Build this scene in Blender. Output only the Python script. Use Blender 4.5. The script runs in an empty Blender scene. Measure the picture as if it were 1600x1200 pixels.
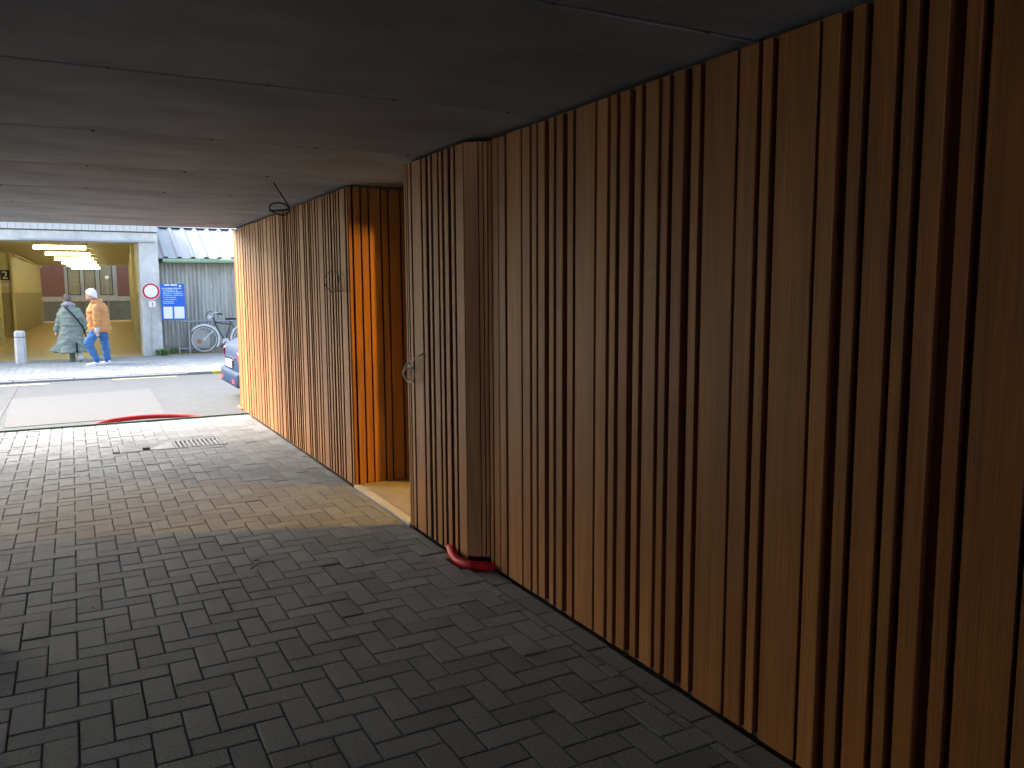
import bpy, bmesh, math, random
from mathutils import Vector, Matrix, noise as mnoise
random.seed(7)
S = bpy.context.scene
COL = S.collection
RAD = math.radians

# ------------------------------------------------------------------ camera, sky, sun, exposure
def make_camera():
    f_px, yaw, pitch, roll, h = 1270.6, 0.493625, 0.115533, -0.005414, 1.62
    cy, sy, cp, sp = math.cos(yaw), math.sin(yaw), math.cos(pitch), math.sin(pitch)
    fwd = Vector((sy*cp, cy*cp, -sp)); right = Vector((cy, -sy, 0)); up = right.cross(fwd)
    c, s = math.cos(roll), math.sin(roll)
    r2 = c*right + s*up; u2 = -s*right + c*up
    cam = bpy.data.cameras.new('camera')
    cam.sensor_width = 36; cam.lens = 36*f_px/1600
    cam.clip_start = 0.05; cam.clip_end = 2000
    o = bpy.data.objects.new('camera', cam); COL.objects.link(o)
    M = Matrix((r2, u2, -fwd)).transposed().to_4x4(); M.translation = (0, 0, h)
    o.matrix_world = M
    S.camera = o
    return o, r2, u2, fwd, f_px
CAM, CR, CU, CF, FPX = make_camera()
def proj(P):
    d = Vector(P)-Vector((0, 0, 1.62)); w = d.dot(CF)
    if w <= 0.05: return None
    return (800+FPX*d.dot(CR)/w, 600-FPX*d.dot(CU)/w, w)

SUN_EL, SUN_AZ = RAD(37), RAD(-48)
W = bpy.data.worlds.new('World'); S.world = W; W.use_nodes = True
wn = W.node_tree.nodes; wl = W.node_tree.links
bg = wn['Background']
sky = wn.new('ShaderNodeTexSky'); sky.sky_type = 'NISHITA'; sky.sun_disc = False
sky.sun_elevation = SUN_EL; sky.sun_rotation = SUN_AZ
sky.air_density = 1.0; sky.dust_density = 5.0; sky.ozone_density = 1.0
wl.new(sky.outputs[0], bg.inputs[0]); bg.inputs[1].default_value = 0.15
sl = bpy.data.lights.new('sun', 'SUN'); sl.energy = 1.3; sl.angle = RAD(60); sl.color = (0.98, 0.99, 1.0)
so = bpy.data.objects.new('sun', sl); COL.objects.link(so)
sd = Vector((math.sin(SUN_AZ)*math.cos(SUN_EL), math.cos(SUN_AZ)*math.cos(SUN_EL), math.sin(SUN_EL)))
so.rotation_euler = sd.to_track_quat('Z', 'Y').to_euler()
S.view_settings.view_transform = 'Standard'; S.view_settings.look = 'None'
S.view_settings.exposure = 2.62; S.view_settings.gamma = 1; S.view_settings.use_curve_mapping = False
S.render.engine = 'CYCLES'
S.cycles.max_bounces = 14; S.cycles.diffuse_bounces = 10; S.cycles.glossy_bounces = 4
S.cycles.use_denoising = True
S.cycles.sample_clamp_indirect = 6
S.cycles.caustics_reflective = False; S.cycles.caustics_refractive = False

# ------------------------------------------------------------------ materials
def mat(name, col, rough=0.8, var=0.15, scale=6.0, bump=0.0, bscale=60, metal=0.0, spec=0.3, stretch=(1, 1, 1), tone=False, rand=0.0, col2=None):
    m = bpy.data.materials.new(name); m.use_nodes = True
    n, l = m.node_tree.nodes, m.node_tree.links
    b = n['Principled BSDF']; b.inputs['Roughness'].default_value = rough
    b.inputs['Metallic'].default_value = metal; b.inputs['Specular IOR Level'].default_value = spec
    tc = n.new('ShaderNodeTexCoord'); mp = n.new('ShaderNodeMapping'); mp.inputs['Scale'].default_value = stretch
    l.new(tc.outputs['Object'], mp.inputs[0])
    nz = n.new('ShaderNodeTexNoise'); nz.inputs['Scale'].default_value = scale; nz.inputs['Detail'].default_value = 8; nz.inputs['Roughness'].default_value = 0.65
    l.new(mp.outputs[0], nz.inputs['Vector'])
    rp = n.new('ShaderNodeMapRange'); rp.inputs[1].default_value = 0.3; rp.inputs[2].default_value = 0.7
    rp.inputs[3].default_value = 1-var; rp.inputs[4].default_value = 1+var
    l.new(nz.outputs['Fac'], rp.inputs[0])
    mx = n.new('ShaderNodeVectorMath'); mx.operation = 'SCALE'
    mx.inputs[0].default_value = col[:3]
    if col2:
        cm = n.new('ShaderNodeMix'); cm.data_type = 'RGBA'
        nz3 = n.new('ShaderNodeTexNoise'); nz3.inputs['Scale'].default_value = scale*0.35; nz3.inputs['Detail'].default_value = 5
        l.new(mp.outputs[0], nz3.inputs['Vector'])
        r3 = n.new('ShaderNodeMapRange'); r3.inputs[1].default_value = 0.42; r3.inputs[2].default_value = 0.6
        l.new(nz3.outputs['Fac'], r3.inputs[0]); l.new(r3.outputs[0], cm.inputs['Factor'])
        cm.inputs['A'].default_value = (*col[:3], 1); cm.inputs['B'].default_value = (*col2[:3], 1)
        l.new(cm.outputs['Result'], mx.inputs[0])
    fac = rp.outputs[0]
    if tone:
        at = n.new('ShaderNodeAttribute'); at.attribute_name = 'tone'
        mm = n.new('ShaderNodeMath'); mm.operation = 'MULTIPLY'
        l.new(fac, mm.inputs[0]); l.new(at.outputs['Fac'], mm.inputs[1]); fac = mm.outputs[0]
    if rand:
        oi = n.new('ShaderNodeObjectInfo'); r2 = n.new('ShaderNodeMapRange')
        r2.inputs[3].default_value = 1-rand; r2.inputs[4].default_value = 1+rand
        l.new(oi.outputs['Random'], r2.inputs[0])
        mm = n.new('ShaderNodeMath'); mm.operation = 'MULTIPLY'
        l.new(fac, mm.inputs[0]); l.new(r2.outputs[0], mm.inputs[1]); fac = mm.outputs[0]
    l.new(fac, mx.inputs['Scale']); l.new(mx.outputs[0], b.inputs['Base Color'])
    if bump:
        n2 = n.new('ShaderNodeTexNoise'); n2.inputs['Scale'].default_value = bscale; n2.inputs['Detail'].default_value = 6
        l.new(mp.outputs[0], n2.inputs['Vector'])
        bp = n.new('ShaderNodeBump'); bp.inputs['Strength'].default_value = bump; bp.inputs['Distance'].default_value = 0.01
        l.new(n2.outputs['Fac'], bp.inputs['Height']); l.new(bp.outputs[0], b.inputs['Normal'])
    return m

def emit(name, col, strength):
    m = bpy.data.materials.new(name); m.use_nodes = True
    b = m.node_tree.nodes['Principled BSDF']
    b.inputs['Base Color'].default_value = (0.8, 0.8, 0.8, 1)
    b.inputs['Emission Color'].default_value = (*col, 1); b.inputs['Emission Strength'].default_value = strength
    return m

def wood(name, ca, cb, dark=1.0):
    m = bpy.data.materials.new(name); m.use_nodes = True
    n, l = m.node_tree.nodes, m.node_tree.links
    b = n['Principled BSDF']; b.inputs['Roughness'].default_value = 0.5; b.inputs['Specular IOR Level'].default_value = 0.35
    tc = n.new('ShaderNodeTexCoord'); oi = n.new('ShaderNodeObjectInfo')
    # every board gets its own place in the grain
    sh = n.new('ShaderNodeVectorMath'); sh.operation = 'SCALE'; sh.inputs[0].default_value = (31.7, 17.3, 43.1)
    l.new(oi.outputs['Random'], sh.inputs['Scale'])
    ad = n.new('ShaderNodeVectorMath'); ad.operation = 'ADD'
    l.new(tc.outputs['Object'], ad.inputs[0]); l.new(sh.outputs[0], ad.inputs[1])
    def streak(sx, sz, detail):
        mp = n.new('ShaderNodeMapping'); mp.inputs['Scale'].default_value = (sx, sx, sz)
        l.new(ad.outputs[0], mp.inputs[0])
        z = n.new('ShaderNodeTexNoise'); z.inputs['Scale'].default_value = 1; z.inputs['Detail'].default_value = detail
        z.inputs['Roughness'].default_value = 0.6; z.inputs['Distortion'].default_value = 0.3
        l.new(mp.outputs[0], z.inputs['Vector']); return z
    broad = streak(22, 0.55, 3); fine = streak(210, 2.2, 6); mid = streak(9, 1.1, 2)
    cm = n.new('ShaderNodeMix'); cm.data_type = 'RGBA'
    cm.inputs['A'].default_value = (*ca, 1); cm.inputs['B'].default_value = (*cb, 1)
    # board hue = random + broad streaks
    m1 = n.new('ShaderNodeMath'); m1.operation = 'MULTIPLY_ADD'; m1.inputs[1].default_value = 1.5; m1.inputs[2].default_value = -0.75
    l.new(broad.outputs['Fac'], m1.inputs[0])
    m2 = n.new('ShaderNodeMath'); m2.operation = 'ADD'; m2.use_clamp = True
    wn_ = n.new('ShaderNodeTexWhiteNoise'); wn_.noise_dimensions = '1D'; l.new(oi.outputs['Random'], wn_.inputs['W'])
    l.new(m1.outputs[0], m2.inputs[0]); l.new(wn_.outputs['Value'], m2.inputs[1])
    l.new(m2.outputs[0], cm.inputs['Factor'])
    r1 = n.new('ShaderNodeMapRange'); r1.inputs[1].default_value = 0.3; r1.inputs[2].default_value = 0.7; r1.inputs[3].default_value = 0.66; r1.inputs[4].default_value = 1.26
    l.new(fine.outputs['Fac'], r1.inputs[0])
    r2 = n.new('ShaderNodeMapRange'); r2.inputs[3].default_value = 0.86*dark; r2.inputs[4].default_value = 1.14*dark
    l.new(oi.outputs['Random'], r2.inputs[0])
    r3 = n.new('ShaderNodeMapRange'); r3.inputs[1].default_value = 0.3; r3.inputs[2].default_value = 0.7; r3.inputs[3].default_value = 0.82; r3.inputs[4].default_value = 1.15
    l.new(mid.outputs['Fac'], r3.inputs[0])
    p1 = n.new('ShaderNodeMath'); p1.operation = 'MULTIPLY'; l.new(r1.outputs[0], p1.inputs[0]); l.new(r2.outputs[0], p1.inputs[1])
    p2 = n.new('ShaderNodeMath'); p2.operation = 'MULTIPLY'; l.new(p1.outputs[0], p2.inputs[0]); l.new(r3.outputs[0], p2.inputs[1])
    sc = n.new('ShaderNodeVectorMath'); sc.operation = 'SCALE'
    l.new(cm.outputs['Result'], sc.inputs[0]); l.new(p2.outputs[0], sc.inputs['Scale'])
    l.new(sc.outputs[0], b.inputs['Base Color'])
    bp = n.new('ShaderNodeBump'); bp.inputs['Strength'].default_value = 0.25; bp.inputs['Distance'].default_value = 0.002
    l.new(fine.outputs['Fac'], bp.inputs['Height']); l.new(bp.outputs[0], b.inputs['Normal'])
    return m

def glass_mat(name, tint=(0.05, 0.06, 0.06)):
    m = bpy.data.materials.new(name); m.use_nodes = True
    b = m.node_tree.nodes['Principled BSDF']
    b.inputs['Base Color'].default_value = (*tint, 1); b.inputs['Roughness'].default_value = 0.06
    b.inputs['Specular IOR Level'].default_value = 0.6
    return m

M = {}
M['wood'] = wood('cladding_timber', (0.41, 0.186, 0.052), (0.315, 0.122, 0.032))
M['wood_red'] = wood('reddish_timber', (0.66, 0.36, 0.19), (0.56, 0.27, 0.13))
M['wood_shade'] = wood('recess_shade_timber', (0.14, 0.047, 0.02), (0.09, 0.029, 0.013))  # cladding wood darkened, shade of the recesses put into the colour
M['membrane_shade'] = mat('black_membrane_groove_shade', (0.012, 0.012, 0.012), 0.9, 0.1, 10)  # black backing that also paints in the shade of the narrow grooves
M['groove_shade'] = wood('groove_shade_timber', (0.24, 0.075, 0.032), (0.17, 0.05, 0.022))  # reddish wood with the groove shade mixed into its colour
M['paver'] = mat('concrete_paver', (0.265, 0.29, 0.298), 0.62, 0.42, 95, 0.9, 300, tone=True, spec=0.35)
M['sand'] = mat('joint_sand', (0.10, 0.10, 0.097), 0.95, 0.3, 30)
M['ceil'] = mat('cast_concrete_ceiling', (0.325, 0.343, 0.368), 0.8, 0.24, 1.3, 0.3, 40, stretch=(1.0, 1.7, 1), rand=0.05, col2=(0.272, 0.283, 0.302))
M['ceil_dark'] = mat('ceiling_joint', (0.12, 0.118, 0.12), 0.95, 0.2, 12)
M['conc'] = mat('pale_concrete', (0.62, 0.61, 0.565), 0.85, 0.14, 5, 0.3, 50, col2=(0.54, 0.535, 0.495))
M['conc2'] = mat('smooth_concrete', (0.36, 0.35, 0.32), 0.8, 0.15, 6, 0.3, 60)
M['render'] = mat('dark_render', (0.16, 0.155, 0.15), 0.9, 0.15, 4, 0.2, 40)
M['facade'] = mat('grey_render', (0.36, 0.35, 0.34), 0.9, 0.1, 2, 0.2, 40)
M['white_wall'] = mat('white_masonry_paint', (0.68, 0.67, 0.65), 0.85, 0.06, 2, 0.2, 40)
M['asphalt'] = mat('worn_asphalt', (0.094, 0.103, 0.107), 0.85, 0.14, 14, 0.5, 220, col2=(0.086, 0.095, 0.099))
M['patch'] = mat('pale_concrete_patch', (0.105, 0.110, 0.111), 0.8, 0.07, 5, 0.3, 150)
M['tile'] = mat('pavement_tile', (0.235, 0.255, 0.256), 0.85, 0.14, 8, 0.3, 90, tone=True)
M['ground'] = mat('ground_soil', (0.17, 0.17, 0.16), 0.95, 0.2, 1)
M['cream'] = mat('cream_paint', (0.58, 0.52, 0.29), 0.7, 0.1, 3, 0.15, 40)
M['olive'] = mat('olive_dado_paint', (0.36, 0.31, 0.16), 0.6, 0.15, 5, 0.15, 40, stretch=(3, 3, 0.6))
M['tunceil'] = mat('tunnel_ceiling_paint', (0.50, 0.47, 0.30), 0.8, 0.1, 2)
M['tunfloor'] = mat('tunnel_floor_tiles', (0.42, 0.31, 0.13), 0.6, 0.15, 6, 0.2, 80)  # yellow of the lamplight is mixed into the floor colour
M['white'] = mat('white_sheet', (0.40, 0.407, 0.405), 0.7, 0.03, 3, spec=0.15)
M['green'] = mat('pale_green_gutter', (0.33, 0.48, 0.33), 0.5, 0.08, 6)
M['green_dark'] = mat('green_steel', (0.055, 0.15, 0.085), 0.45, 0.2, 20, spec=0.5)
M['fibre'] = mat('weathered_cladding', (0.50, 0.50, 0.455), 0.85, 0.2, 3, 0.2, 40, stretch=(5, 5, 0.5), col2=(0.39, 0.385, 0.33))
M['red'] = mat('red_plastic', (0.68, 0.010, 0.022), 0.45, 0.08, 20, spec=0.5)
M['black'] = mat('black_rubber', (0.018, 0.018, 0.018), 0.6, 0.2, 20)
M['cable_grey'] = mat('grey_cable', (0.45, 0.45, 0.42), 0.5, 0.08, 20)
M['steel'] = mat('galvanised_steel', (0.42, 0.43, 0.43), 0.4, 0.15, 20, metal=0.7)
M['plate_steel'] = mat('drain_steel', (0.30, 0.32, 0.345), 0.75, 0.12, 25, metal=0.0, spec=0.2)
M['kerb'] = mat('kerb_stone', (0.24, 0.26, 0.265), 0.85, 0.15, 10, 0.3, 90, rand=0.06)
M['yellow'] = mat('yellow_road_paint', (0.62, 0.45, 0.06), 0.7, 0.15, 20)
M['pale_yellow'] = mat('faded_yellow_paint', (0.62, 0.55, 0.30), 0.75, 0.18, 14)
M['signwhite'] = mat('sign_white', (0.78, 0.78, 0.77), 0.4, 0.03, 5)
M['signred'] = mat('sign_red', (0.55, 0.015, 0.04), 0.4, 0.05, 5)
M['signblue'] = mat('sign_blue', (0.02, 0.13, 0.52), 0.4, 0.06, 5)
M['bluewhite'] = mat('print_pale_blue', (0.45, 0.62, 0.85), 0.5, 0.03, 5)
M['hivis'] = mat('fluorescent_yellow', (0.70, 0.80, 0.04), 0.5, 0.05, 5)
M['signdark'] = mat('sign_dark', (0.02, 0.03, 0.045), 0.4, 0.05, 5)
M['skin'] = mat('skin', (0.55, 0.33, 0.26), 0.6, 0.08, 20)
M['brickred'] = None
M['plinth'] = mat('grey_stone_plinth', (0.15, 0.155, 0.13), 0.8, 0.12, 4)
M['frame'] = mat('grey_window_frame', (0.30, 0.30, 0.27), 0.5, 0.05, 6)
M['framedark_shade'] = mat('dark_gasket_and_gap_shade', (0.04, 0.045, 0.05), 0.5, 0.05, 6)  # gasket colour, also painted shade in the shed roof openings
M['curtain'] = mat('net_curtain', (0.26, 0.24, 0.15), 0.9, 0.25, 8, stretch=(4, 1, 0.4))
M['glass'] = glass_mat('window_glass')
M['lampwhite'] = emit('fluorescent_tube_glow', (1.0, 0.92, 0.58), 10)
M['warm'] = emit('warm_lamp_glow', (1.0, 0.48, 0.06), 120)
M['globe'] = mat('opal_glass', (0.75, 0.72, 0.6), 0.3, 0.03, 5)

def brick_mat():
    m = bpy.data.materials.new('red_brickwork'); m.use_nodes = True
    n, l = m.node_tree.nodes, m.node_tree.links
    b = n['Principled BSDF']; b.inputs['Roughness'].default_value = 0.9
    tc = n.new('ShaderNodeTexCoord'); mp = n.new('ShaderNodeMapping'); mp.inputs['Rotation'].default_value = (RAD(90), 0, 0)
    l.new(tc.outputs['Object'], mp.inputs[0])
    t = n.new('ShaderNodeTexBrick'); t.inputs['Scale'].default_value = 1
    t.inputs['Brick Width'].default_value = 0.21; t.inputs['Row Height'].default_value = 0.065; t.inputs['Mortar Size'].default_value = 0.006
    t.inputs['Color1'].default_value = (0.20, 0.075, 0.045, 1); t.inputs['Color2'].default_value = (0.15, 0.055, 0.038, 1); t.inputs['Mortar'].default_value = (0.17, 0.14, 0.11, 1)
    l.new(mp.outputs[0], t.inputs['Vector']); l.new(t.outputs['Color'], b.inputs['Base Color'])
    return m
M['brickred'] = brick_mat()

# ------------------------------------------------------------------ mesh helpers
class MB:
    def __init__(s): s.v = []; s.f = []; s.mi = []; s.tone = []
    def add(s, vs, fs, m=0, tone=1.0):
        o = len(s.v); s.v += [tuple(p) for p in vs]
        for f in fs: s.f.append([i+o for i in f]); s.mi.append(m); s.tone.append(tone)
        return s
    def box(s, x0, x1, y0, y1, z0, z1, m=0, tone=1.0):
        vs = [(x, y, z) for z in (z0, z1) for y in (y0, y1) for x in (x0, x1)]
        return s.add(vs, [(0, 2, 3, 1), (4, 5, 7, 6), (0, 1, 5, 4), (2, 6, 7, 3), (0, 4, 6, 2), (1, 3, 7, 5)], m, tone)
    def chbox(s, x0, x1, y0, y1, z0, z1, c=0.004, m=0, tone=1.0):     # box with chamfered top
        r = []
        for (z, i) in ((z0, 0), (z1-c, 0), (z1, c)):
            r += [(x0+i, y0+i, z), (x1-i, y0+i, z), (x1-i, y1-i, z), (x0+i, y1-i, z)]
        fs = [(8, 9, 10, 11), (3, 2, 1, 0)]
        for k in (0, 4):
            for j in range(4): fs.append((k+j, k+(j+1) % 4, k+4+(j+1) % 4, k+4+j))
        return s.add(r, fs, m, tone)
    def prism(s, prof, z0, z1, m=0):
        n = len(prof)
        vs = [(x, y, z0) for x, y in prof]+[(x, y, z1) for x, y in prof]
        fs = [tuple(range(n-1, -1, -1)), tuple(range(n, 2*n))]+[(i, (i+1) % n, n+(i+1) % n, n+i) for i in range(n)]
        return s.add(vs, fs, m)
    def loft(s, rings, m=0, cap=True, closed=True):
        n = len(rings[0]); vs = [p for r in rings for p in r]; fs = []
        for k in range(len(rings)-1):
            for i in range(n if closed else n-1):
                j = (i+1) % n; fs.append((k*n+i, k*n+j, (k+1)*n+j, (k+1)*n+i))
        if cap: fs += [tuple(range(n-1, -1, -1)), tuple((len(rings)-1)*n+i for i in range(n))]
        return s.add(vs, fs, m)
    def tube(s, pts, r, n=10, m=0, round_ends=False):
        pts = [Vector(p) for p in pts]; rr = r if isinstance(r, (list, tuple)) else [r]*len(pts)
        if round_ends:
            a, b = (pts[0]-pts[1]).normalized(), (pts[-1]-pts[-2]).normalized()
            P, Q = [], []
            for t in (80, 55, 28):
                P.append(pts[0]+a*rr[0]*math.sin(RAD(t))); Q.append(rr[0]*math.cos(RAD(t)))
            E, F = [], []
            for t in (28, 55, 80):
                E.append(pts[-1]+b*rr[-1]*math.sin(RAD(t))); F.append(rr[-1]*math.cos(RAD(t)))
            pts = P+pts+E; rr = Q+list(rr)+F
        rings = []; up = None
        for i, p in enumerate(pts):
            d = (pts[min(i+1, len(pts)-1)]-pts[max(i-1, 0)]).normalized()
            if up is None:
                up = Vector((0, 0, 1)) if abs(d.z) < 0.9 else Vector((1, 0, 0))
            u = up-d*up.dot(d)
            if u.length < 1e-4: u = d.orthogonal()
            u.normalize(); w = d.cross(u); up = u
            rings.append([p+(u*math.cos(2*math.pi*k/n)+w*math.sin(2*math.pi*k/n))*rr[i] for k in range(n)])
        return s.loft(rings, m)
    def ell(s, c, r, n=14, m=0):
        rings = []
        for k in range(1, n//2+1):
            t = math.pi*k/(n//2+1)
            rings.append([(c[0]+r[0]*math.sin(t)*math.cos(2*math.pi*i/n), c[1]+r[1]*math.sin(t)*math.sin(2*math.pi*i/n), c[2]-r[2]*math.cos(t)) for i in range(n)])
        return s.loft(rings, m)
    def torus(s, c, R, r, axis='y', n=36, k=8, m=0, a0=0, a1=360):
        pts = []
        full = abs(a1-a0) >= 360
        rings = []
        for i in range(n if full else n+1):
            a = RAD(a0+(a1-a0)*i/n); ring = []
            for j in range(k):
                b = 2*math.pi*j/k; q = R+r*math.cos(b); e = r*math.sin(b)
                ring.append((c[0]+q*math.cos(a), c[1]+e, c[2]+q*math.sin(a)) if axis == 'y' else
                            ((c[0]+e, c[1]+q*math.cos(a), c[2]+q*math.sin(a)) if axis == 'x' else (c[0]+q*math.cos(a), c[1]+q*math.sin(a), c[2]+e)))
            rings.append(ring)
        if full: rings.append(rings[0])
        return s.loft(rings, m, cap=not full)
    def disc(s, c, r, y0, y1, n=28, m=0):      # short cylinder along y
        return s.loft([[(c[0]+r*math.cos(2*math.pi*i/n), y, c[1]+r*math.sin(2*math.pi*i/n)) for i in range(n)] for y in (y0, y1)], m)
    def mesh(s, name, mats, org=(0, 0, 0), smooth=False):
        me = bpy.data.meshes.new(name); o = Vector(org)
        me.from_pydata([tuple(Vector(p)-o) for p in s.v], [], s.f)
        for m in (mats if isinstance(mats, (list, tuple)) else [mats]): me.materials.append(m)
        me.polygons.foreach_set('material_index', s.mi)
        a = me.attributes.new('tone', 'FLOAT', 'FACE'); a.data.foreach_set('value', s.tone)
        bm = bmesh.new(); bm.from_mesh(me); bmesh.ops.remove_doubles(bm, verts=bm.verts, dist=1e-6) if smooth else None
        bmesh.ops.recalc_face_normals(bm, faces=bm.faces); bm.to_mesh(me); bm.free()
        if smooth: me.polygons.foreach_set('use_smooth', [True]*len(me.polygons))
        me.update(); return me
    def build(s, name, mats, parent=None, org=None, smooth=False):
        if org is None:
            org = tuple(sum(p[i] for p in s.v)/len(s.v) for i in (0, 1))+(min(p[2] for p in s.v),)
        o = bpy.data.objects.new(name, s.mesh(name, mats, org, smooth)); COL.objects.link(o)
        o.location = org
        if parent:
            o.parent = parent
            po = parent; L = Vector((0, 0, 0))
            w = Vector(org)
            while po: L += po.location; po = po.parent       # parents are only ever translated
            o.location = w-L
        return o

def tag(o, label, cat, group=None):
    o['label'] = label; o['category'] = cat
    if group: o['group'] = group
    return o
def thing(name, label, cat, loc=(0, 0, 0), group=None):
    o = bpy.data.objects.new(name, None); COL.objects.link(o); o.location = loc; o.empty_display_size = 0.1
    return tag(o, label, cat, group)
def struct(o): o['kind'] = 'structure'; return o
def stuff(o): o['kind'] = 'stuff'; return o
def spline(P, n=8):     # Catmull-Rom through points
    P = [Vector(p) for p in P]; Q = [P[0]]+P+[P[-1]]; out = []
    for i in range(1, len(Q)-2):
        a, b, c, d = Q[i-1:i+3]
        for k in range(n):
            t = k/n
            out.append(0.5*((2*b)+(c-a)*t+(2*a-5*b+4*c-d)*t*t+(3*b-a-3*c+d)*t**3))
    out.append(P[-1]); return out

WA, WC, H = 1.984, 2.084, 2.463
Y_END = 11.66
BACK = -8.5

# ------------------------------------------------------------------ ground, road, pavement
struct(MB().box(-300, 300, -300, 300, -0.4, -0.14).build('ground', M['ground']))
M['yard'] = mat('courtyard_paving', (0.42, 0.42, 0.40), 0.9, 0.1, 3)
struct(MB().box(-40, 40, -60, -10.21, -0.13, -0.03).build('courtyard', M['yard']))
road = struct(MB().box(-60, 60, 11.10, 17.45, -0.13, -0.05).build('road', M['asphalt']))
struct(MB().prism([(-0.83, 11.72), (1.05, 11.86), (1.10, 15.25), (-0.92, 14.86)], -0.06, -0.044).build('road_patch', M['patch']))
g = MB()
g.box(-0.955, -0.925, 11.4, 17.4, -0.06, -0.046)
struct(g.build('road_joint', M['sand']))
struct(MB().prism([(-4.5, 16.86), (-0.45, 17.02), (-0.45, 17.16), (-4.5, 17.0)], -0.06, -0.045).build('faded_yellow_line', M['pale_yellow']))
struct(MB().prism([(0.60, 17.20), (1.75, 17.22), (1.75, 17.30), (0.60, 17.28)], -0.06, -0.0452).build('faded_yellow_dash', M['pale_yellow']))
# kerb: stones, dropped in front of the underpass
kerb = struct(bpy.data.objects.new('kerb', None)); COL.objects.link(kerb); kerb.location = (0, 17.5, 0)
x = -9.0
while x < 12:
    top = 0.006 if x > 1.2 else -0.010
    yel = 2.4 < x < 2.9
    L = 0.50 if x > 1.2 else 0.995
    MB().chbox(x+0.004, x+L-0.004, 17.43, 17.58, -0.13, top, 0.012).build('kerb_stone', M['yellow'] if yel else M['kerb'], kerb)
    x += L
pv = struct(MB().box(-40, 40, 17.57, 22.52, -0.13, -0.008).build('pavement', M['sand']))
g = MB(); y = 17.582
r = 0
while y < 22.45:
    x = -8.0+(0.15 if r % 2 else 0)
    while x < 9:
        z = random.uniform(-0.002, 0.002)
        g.chbox(x+0.003, x+0.297, y+0.003, min(y+0.297, 22.5), -0.05, z, 0.004, tone=random.uniform(0.88, 1.1)); x += 0.3
    y += 0.3; r += 1
stuff(g.build('pavement_tiles', M['tile'], pv))
struct(MB().box(-40, 40, 22.53, 60, -0.13, -0.004).build('tunnel_floor', M['tunfloor']))

# ------------------------------------------------------------------ passage floor: herringbone pavers
m_ = 0.1163
fl = struct(MB().box(-6.2, 2.3, -10.2, 11.03, -0.13, -0.03).build('passage_floor', M['sand']))
bricks = []
HX, HY = -0.070, 3.598
def inside_drain(x, y): return 0.33 < x < 1.38 and 8.97 < y < 9.43
for i in range(-52, 20):
    for j in range(-120, 66):
        x0 = HX+i*m_; y0 = HY+j*m_
        if (j-i) % 4 == 0: bricks.append([x0, x0+m_, y0, y0+2*m_])
        elif (j-i) % 4 == 3: bricks.append([x0, x0+2*m_, y0, y0+m_])
J = 0.0022
final = []
for x0, x1, y0, y1 in bricks:
    lim = 1.955 if y0 < 4.18 else 1.968
    if x0 > lim-0.03 or x1 < -6.1: continue
    if y0 > 11.0 or y1 < -10.1: continue
    x1 = min(x1, lim); y1 = min(y1, 11.025)
    if y1-y0 < 0.03: continue
    DX0, DX1, DY0, DY1 = 0.338, 1.372, 8.978, 9.422
    if x0 < DX1 and x1 > DX0 and y0 < DY1 and y1 > DY0:             # cut against the drain cover
        cuts = [(x0, min(x1, DX0), y0, y1), (max(x0, DX1), x1, y0, y1), (x0, x1, y0, min(y1, DY0)), (x0, x1, max(y0, DY1), y1)]
        x0, x1, y0, y1 = max(cuts, key=lambda c: max(0, c[1]-c[0])*max(0, c[3]-c[2]))
        if x1-x0 < 0.02 or y1-y0 < 0.02: continue
    if 1.86 < x1 and 4.13 < (y0+y1)/2 < 4.34 and x1 > 1.95: continue      # hole where the red conduit dives
    final.append((x0+J, x1-J, y0+J, y1-J))
y = 4.10
while y > -10:
    final.append((1.960, 2.074, y-2*m_+J, y-J)); y -= 2*m_
def area(b):
    cx, cy_ = (b[0]+b[1])/2, (b[2]+b[3])/2
    q = proj((cx, cy_, 0))
    if not q: return 0
    if -30 < q[0] < 1630 and q[1] < 1230: return 1/q[2]**2
    return 0
final.sort(key=area, reverse=True)
variants = {}
rest = MB()
for k, b in enumerate(final):
    w, d = b[1]-b[0], b[3]-b[2]
    cx, cy_ = (b[0]+b[1])/2, (b[2]+b[3])/2
    z = random.gauss(0, 0.0012)
    if b[0] > 1.957: z -= 0.005
    if k < 299:
        v = (round(w, 3), round(d, 3), random.randrange(6))
        if v not in variants:
            t = 1+random.uniform(-0.17, 0.17)
            variants[v] = MB().chbox(-w/2, w/2, -d/2, d/2, -0.06, 0, 0.004, tone=t).mesh('paver', M['paver'])
        o = bpy.data.objects.new('paver', variants[v]); COL.objects.link(o)
        o.parent = fl; o.location = Vector((cx, cy_, z))-fl.location
        o.rotation_euler = (random.gauss(0, 0.004), random.gauss(0, 0.004), random.gauss(0, 0.004))
    else:
        rest.chbox(b[0], b[1], b[2], b[3], -0.06, z, 0.004, tone=1+random.uniform(-0.17, 0.17))
stuff(rest.build('paver_field', M['paver'], fl, org=(0, 0, 0)))

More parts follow.
